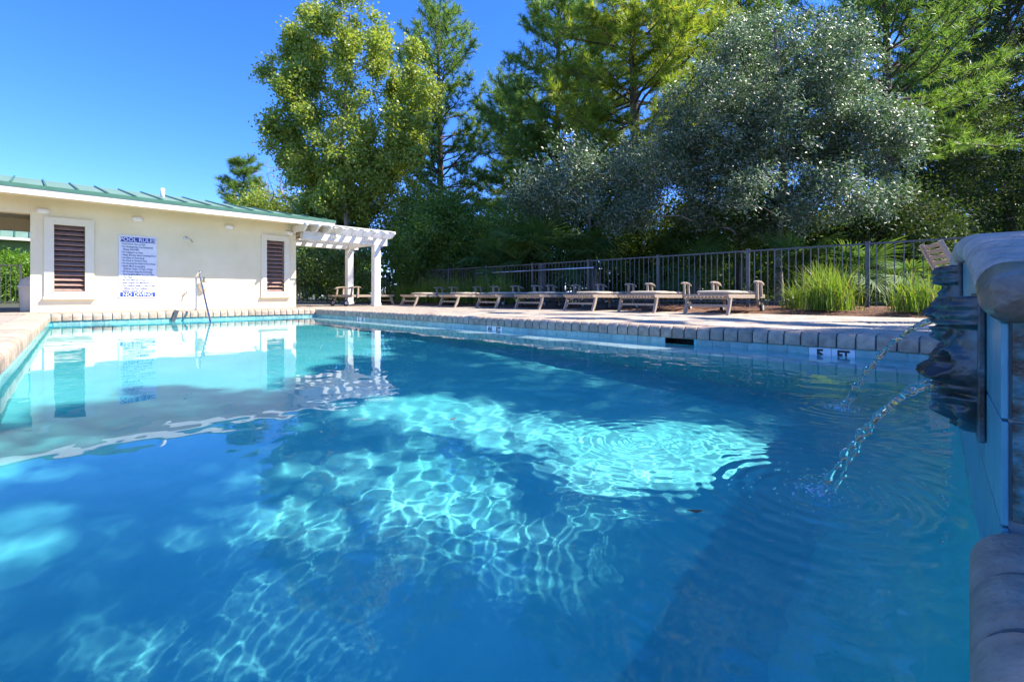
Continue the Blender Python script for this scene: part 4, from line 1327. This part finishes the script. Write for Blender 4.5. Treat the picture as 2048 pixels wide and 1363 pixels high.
# ------------------------------------------------------------------ palms
def frond_mesh(seed, R=.95, nb=34):
    r = random.Random(seed)
    b = MB()
    for k in range(nb):
        a = math.radians(-125 + 250 * k / (nb - 1)) + r.gauss(0, .02)
        L = R * (.75 + .25 * math.cos(a * .6)) * r.uniform(.9, 1.05)
        dx, dy = math.cos(a), math.sin(a)
        w = .022
        pts = []
        for t in (0, .35, .7, 1.0):
            z = .04 * math.sin(k) * t - .55 * L * max(0, t - .45) ** 1.8 + .12 * t * (1 - t)
            pts.append((dx * L * t, dy * L * t, z))
        px, py = -dy, dx
        vs = []
        for (x, y, z), ww in zip(pts, (.004, w, w * .7, .001)):
            vs += [(x - px * ww, y - py * ww, z + .006), (x + px * ww, y + py * ww, z)]
        b.add(vs, [(0, 1, 3, 2), (2, 3, 5, 4), (4, 5, 7, 6)])
    return b.mesh('frond', M['palm'])
fm = [frond_mesh(i) for i in range(3)]
def palm(u, t, hh, nf, size, lab, seed, trunk=True):
    r = random.Random(seed)
    p = ground_at(u, t)
    root = empty('fan_palm', tuple(p))
    if trunk:
        MB().tube([(0, 0, 0), (.02, 0, hh * .5), (0, .02, hh)], [.17, .15, .14], 10).build('trunk', M['bark_grey'], root, True)
    for k in range(nf):
        an = k * 2.4 + r.uniform(-.3, .3)
        el = r.uniform(-.25, 1.25)
        sl = size * r.uniform(.6, 1.0)
        d = Vector((math.cos(an) * math.cos(el), math.sin(an) * math.cos(el), math.sin(el)))
        st_ = MB().tube([(0, 0, hh), Vector((0, 0, hh)) + d * sl * .5 + Vector((0, 0, .05)), Vector((0, 0, hh)) + d * sl], [.014, .011, .008], 5).build('stalk', M['palm'], root, True)
        f = link('frond', fm[k % 3], root)
        f.location = Vector((0, 0, hh)) + d * sl
        f.rotation_euler = (r.uniform(-.5, .5), -el + r.uniform(.1, .6), an)
        f.scale = (size, size, size)
    tag(root, lab, 'palm', 'fan palms behind the fence')
palm(1085, 15.2, 1.35, 22, 1.15, 'large fan palm behind the middle of the cleaning pole', 1)
palm(1190, 14.4, 1.2, 20, 1.05, 'fan palm behind the fence at the grip end of the cleaning pole', 2)
palm(1385, 13.2, .9, 16, .95, 'low fan palm behind the loungers next to the grass clump', 3)
palm(1605, 10.9, .75, 13, .8, 'small fan palm just behind the fence over the tall grass clump', 4, False)
palm(1725, 10.6, .65, 14, .85, 'spreading palmetto behind the fence between the two grass clumps', 5, False)
palm(1010, 16.5, 1.2, 16, 1.05, 'fan palm at the far tip of the cleaning pole', 6)
palm(1850, 10.6, .5, 12, .8, 'dark palmetto behind the fence near the fountain wall', 7, False)

# ------------------------------------------------------------------ ornamental grasses
def clump(x, y, z, H, n, rad, lab, seed):
    r = np.random.default_rng(seed)
    a = r.uniform(0, 6.28, n); el = np.abs(r.normal(.40, .34, n)); L = H * r.uniform(.65, 1.18, n)
    bx, by = r.normal(0, rad * .30, n), r.normal(0, rad * .30, n)
    V = []
    dirx, diry = np.cos(a), np.sin(a)
    w = .0075
    for t in (0, .35, .7, 1.0):
        bend = el * t + .55 * el * t * t
        hx_, hz_ = np.sin(bend) * L * t, np.cos(bend * .9) * L * t
        ww = w * (1 - t) ** .7 + .0006
        for s in (-1, 1):
            V.append(np.stack([bx + dirx * hx_ - s * diry * ww, by + diry * hx_ + s * dirx * ww, hz_], 1))
    V = np.stack(V, 1).reshape(-1, 3)
    base = np.arange(n)[:, None] * 8
    Fc = np.concatenate([base + np.array([[0, 1, 3, 2]]), base + np.array([[2, 3, 5, 4]]), base + np.array([[4, 5, 7, 6]])])
    o = link('ornamental_grass', np_mesh('ornamental_grass', V, Fc, M['grass']))
    o.location = (x, y, z)
    tag(o, lab, 'grass clump', 'ornamental grasses in the planting bed')
p = at_x(1655, 600, 9.85); clump(9.85, p[1], .07, .82, 560, .62, 'tallest bright green grass clump beside the last lounger of the row', 1)
p = at_x(1832, 600, 9.8); clump(9.8, p[1], .07, .64, 340, .5, 'lower grass clump between tall clump and the fountain wall', 2)
p = at_x(1590, 600, 10.2); clump(10.2, p[1], .08, .55, 160, .3, 'small thin grass tuft at the foot of the tallest clump', 3)
for k, u in enumerate((773, 792, 812, 834, 857, 882, 908, 937, 970, 1005)):
    p = at_x(u, 600, 9.95)
    clump(9.95 + rr.uniform(-.15, .2), p[1], .07, rr.uniform(.75, .98), 300, .5, 'bright grass clump in the hedge-like run between fence and far loungers', 10 + k)

# ------------------------------------------------------------------ neighbouring house through the passage
nh_ = empty('neighbour_house', (-3.5, 36, 0))
MB().box(-6, 5.2, 0, 6, 0, 3.4).build('wall', M['house2'], nh_)
rf = MB().add([(-7, -.8, 3.3), (5.9, -.8, 3.3), (5.9, 5, 6.0), (-7, 5, 6.0), (5.9, 10, 3.3), (-7, 10, 3.3)], [(0, 1, 2, 3), (3, 2, 4, 5)]).build('roof', M['roof'], nh_)
for k in range(24):
    x = -6.8 + k * .54
    MB().add([(x, -.82, 3.305), (x + .05, -.82, 3.305), (x + .05, 4.98, 6.0), (x, 4.98, 6.0), (x, -.82, 3.37), (x + .05, -.82, 3.37), (x + .05, 4.98, 6.07), (x, 4.98, 6.07)],
             [(4, 5, 6, 7), (0, 4, 7, 3), (1, 2, 6, 5), (0, 1, 5, 4)]).build('seam_rib', M['roof_edge'], rf)
MB().box(-7, 5.9, -.84, -.80, 3.16, 3.30).build('fascia', M['fascia'], nh_)
tag(nh_, 'green-roofed house seen through the passage beside the pool house', 'house')

# ------------------------------------------------------------------ shade trees outside the frame (their dapples fall on the pool)
nr = math.cos(SUN_EL) / 1.333
TR = nr / math.sqrt(1 - nr * nr)
SH = np.array([math.sin(SUN_AZ), -math.cos(SUN_AZ)])
def entry(u, v, zf=-1.6):
    # where sunlight that reaches the floor point seen at (u, v) enters the water
    s = at_z(u, v, WZ); dv = unit(ray(u, v)); ch = math.hypot(dv[0], dv[1]) / 1.333
    tn = math.sqrt(1 - ch * ch) / ch
    hd = dv[:2] / np.linalg.norm(dv[:2])
    dep = WZ - zf
    return s[:2] + hd * dep / tn + SH * dep * TR
bound = [(-250, 850), (0, 812), (150, 792), (350, 775), (550, 752), (680, 722), (780, 695), (880, 676), (960, 668)]
poly = [entry(u, v, -1.35) for u, v in bound]
poly = [p for p in poly if p[0] < 4.5] + [np.array(q) for q in ((4.6, 7.0), (4.6, 1.9), (5.7, 1.1), (5.7, -2.4), (-2.4, -2.4), (-2.6, 4.0))]
poly = np.array(poly)
def inside(p):
    x = p[:, 0] + .16 * np.sin(p[:, 1] * 5.1 + 1) + .10 * np.sin(p[:, 1] * 11.3 + p[:, 0] * 7)
    y = p[:, 1] + .22 * np.sin(p[:, 0] * 3.7) + .14 * np.sin(p[:, 0] * 9.1 + p[:, 1] * 6)
    c_ = np.zeros(len(p), bool)
    j = len(poly) - 1
    for i in range(len(poly)):
        xi, yi = poly[i]; xj, yj = poly[j]
        hit = ((yi > y) != (yj > y)) & (x < (xj - xi) * (y - yi) / (yj - yi + 1e-12) + xi)
        c_ ^= hit; j = i
    return c_
holes = []
for (u, v, ru, rv, kp) in ((1290, 885, 210, 85, .0), (1240, 990, 120, 60, .02), (1480, 900, 150, 65, .04), (640, 1270, 190, 125, .0), (1060, 1075, 120, 95, .0), (930, 985, 130, 70, .10), (800, 1010, 300, 120, .42),
                           (1300, 1130, 200, 100, .4), (110, 1060, 110, 75, .30), (240, 1290, 120, 85, .36), (880, 815, 150, 40, .06), (1040, 850, 110, 40, .03), (760, 930, 110, 60, .36), (1500, 1290, 100, 70, .5)):
    c0 = entry(u, v)
    holes.append((c0, entry(u + ru, v) - c0, entry(u, v + rv) - c0, kp))
rh = np.random.default_rng(91)
for k in range(70):
    c0 = np.array([rh.uniform(-1.5, 5), rh.uniform(-.5, 7)]); a0 = rh.uniform(0, 3.14); ra = rh.uniform(.05, .2); rb_ = ra * rh.uniform(.4, .9)
    holes.append((c0, np.array([math.cos(a0), math.sin(a0)]) * ra, np.array([-math.sin(a0), math.cos(a0)]) * rb_, rh.uniform(.1, .5)))
def keep(p, r):
    k = np.ones(len(p))
    wob = 1 + .25 * np.sin(p[:, 0] * 9 + 1) * np.sin(p[:, 1] * 8) + .18 * np.sin(p[:, 0] * 21) * np.sin(p[:, 1] * 19 + 2)
    for c0, a_, b_, kp in holes:
        A = np.linalg.inv(np.stack([a_, b_], 1))
        q = (p - c0) @ A.T
        rad = np.sqrt((q ** 2).sum(1)) / wob
        k = np.minimum(k, kp + (1 - kp) * np.clip((rad - .75) / .45, 0, 1))
    deckp = (p[:, 0] > 4.98) & (p[:, 0] < 6.9) & (p[:, 1] > .2) & (p[:, 1] < 7.5) & (np.sin(p[:, 0] * 4.1 + 2.2 * np.sin(p[:, 1] * 1.3)) + .5 * np.sin(p[:, 1] * 5.3 + p[:, 0]) > .25 + .12 * (p[:, 1] - 2))
    return (inside(p) | deckp) & (r.uniform(0, 1, len(p)) < k)
r = np.random.default_rng(61)
E2 = np.stack([r.uniform(-2.6, 7, 2700), r.uniform(-2.6, 9, 2700)], 1)
E2 = E2[keep(E2, r)]
Hh = r.uniform(7.6, 10.4, len(E2))
def lift(e, hh):
    s = (hh - WZ) / SUN.z
    return np.stack([e[:, 0] + SUN.x * s, e[:, 1] + SUN.y * s, hh], 1)
tips = lift(E2, Hh)
trunks = [np.array([8.2, -5.4, 0]), np.array([11.2, -3.6, 0])]
which = np.argmin(np.stack([np.linalg.norm(tips[:, :2] - (t[:2] + [0, 1.0]), axis=1) for t in trunks], 1), 1)
for k, (tb, lab) in enumerate(((trunks[0], 'spreading shade oak beside the pool, past the fountain wall end'), (trunks[1], 'spreading shade oak at the fence behind the fountain wall'))):
    tp_ = tips[which == k]
    root = empty('shade_oak', tuple(tb))
    V, Fc = skeleton(r, tb, [tb + [0, .1, 3], tb + [-.3, .5, 6.0], tb + [-.5, 1.2, 8.2]], tp_, rt=.006, rbase=.2)
    link('trunk', np_mesh('trunk', V - tb, Fc, M['bark_grey'], True), root)
    V, Fc = leaves(r, tp_, 44, .15, .14, .078)
    # leaves keep the same gaps as the twigs that carry them
    ctr = V.reshape(-1, 4, 3).mean(1)
    s = (ctr[:, 2] - WZ) / SUN.z
    ok = keep(ctr[:, :2] - np.stack([SUN.x * s, SUN.y * s], 1), r)
    V = V.reshape(-1, 4, 3)[ok].reshape(-1, 3)
    link('crown', np_mesh('crown', V - tb, np.arange(len(V)).reshape(-1, 4), M['leaf_dark']), root)
    tag(root, lab, 'tree', 'oaks shading the pool')

# ------------------------------------------------------------------ floating leaves
for (u, v, lab) in ((1391, 1022, 'small brown leaf afloat where the jets ruffle the pool'), (905, 838, 'small brown leaf afloat in the open pool'), (660, 682, 'small brown leaf afloat near the pergola reflection')):
    q = at_z(u, v, WZ + .004)
    b = MB().add([(-.02, 0, .002), (0, .009, 0), (.022, 0, .004), (0, -.009, .001)], [(0, 3, 2, 1)]).build('floating_leaf', M['dead_leaf'])
    b.location = tuple(q); b.rotation_euler = (0, 0, u)
    tag(b, lab, 'leaf')
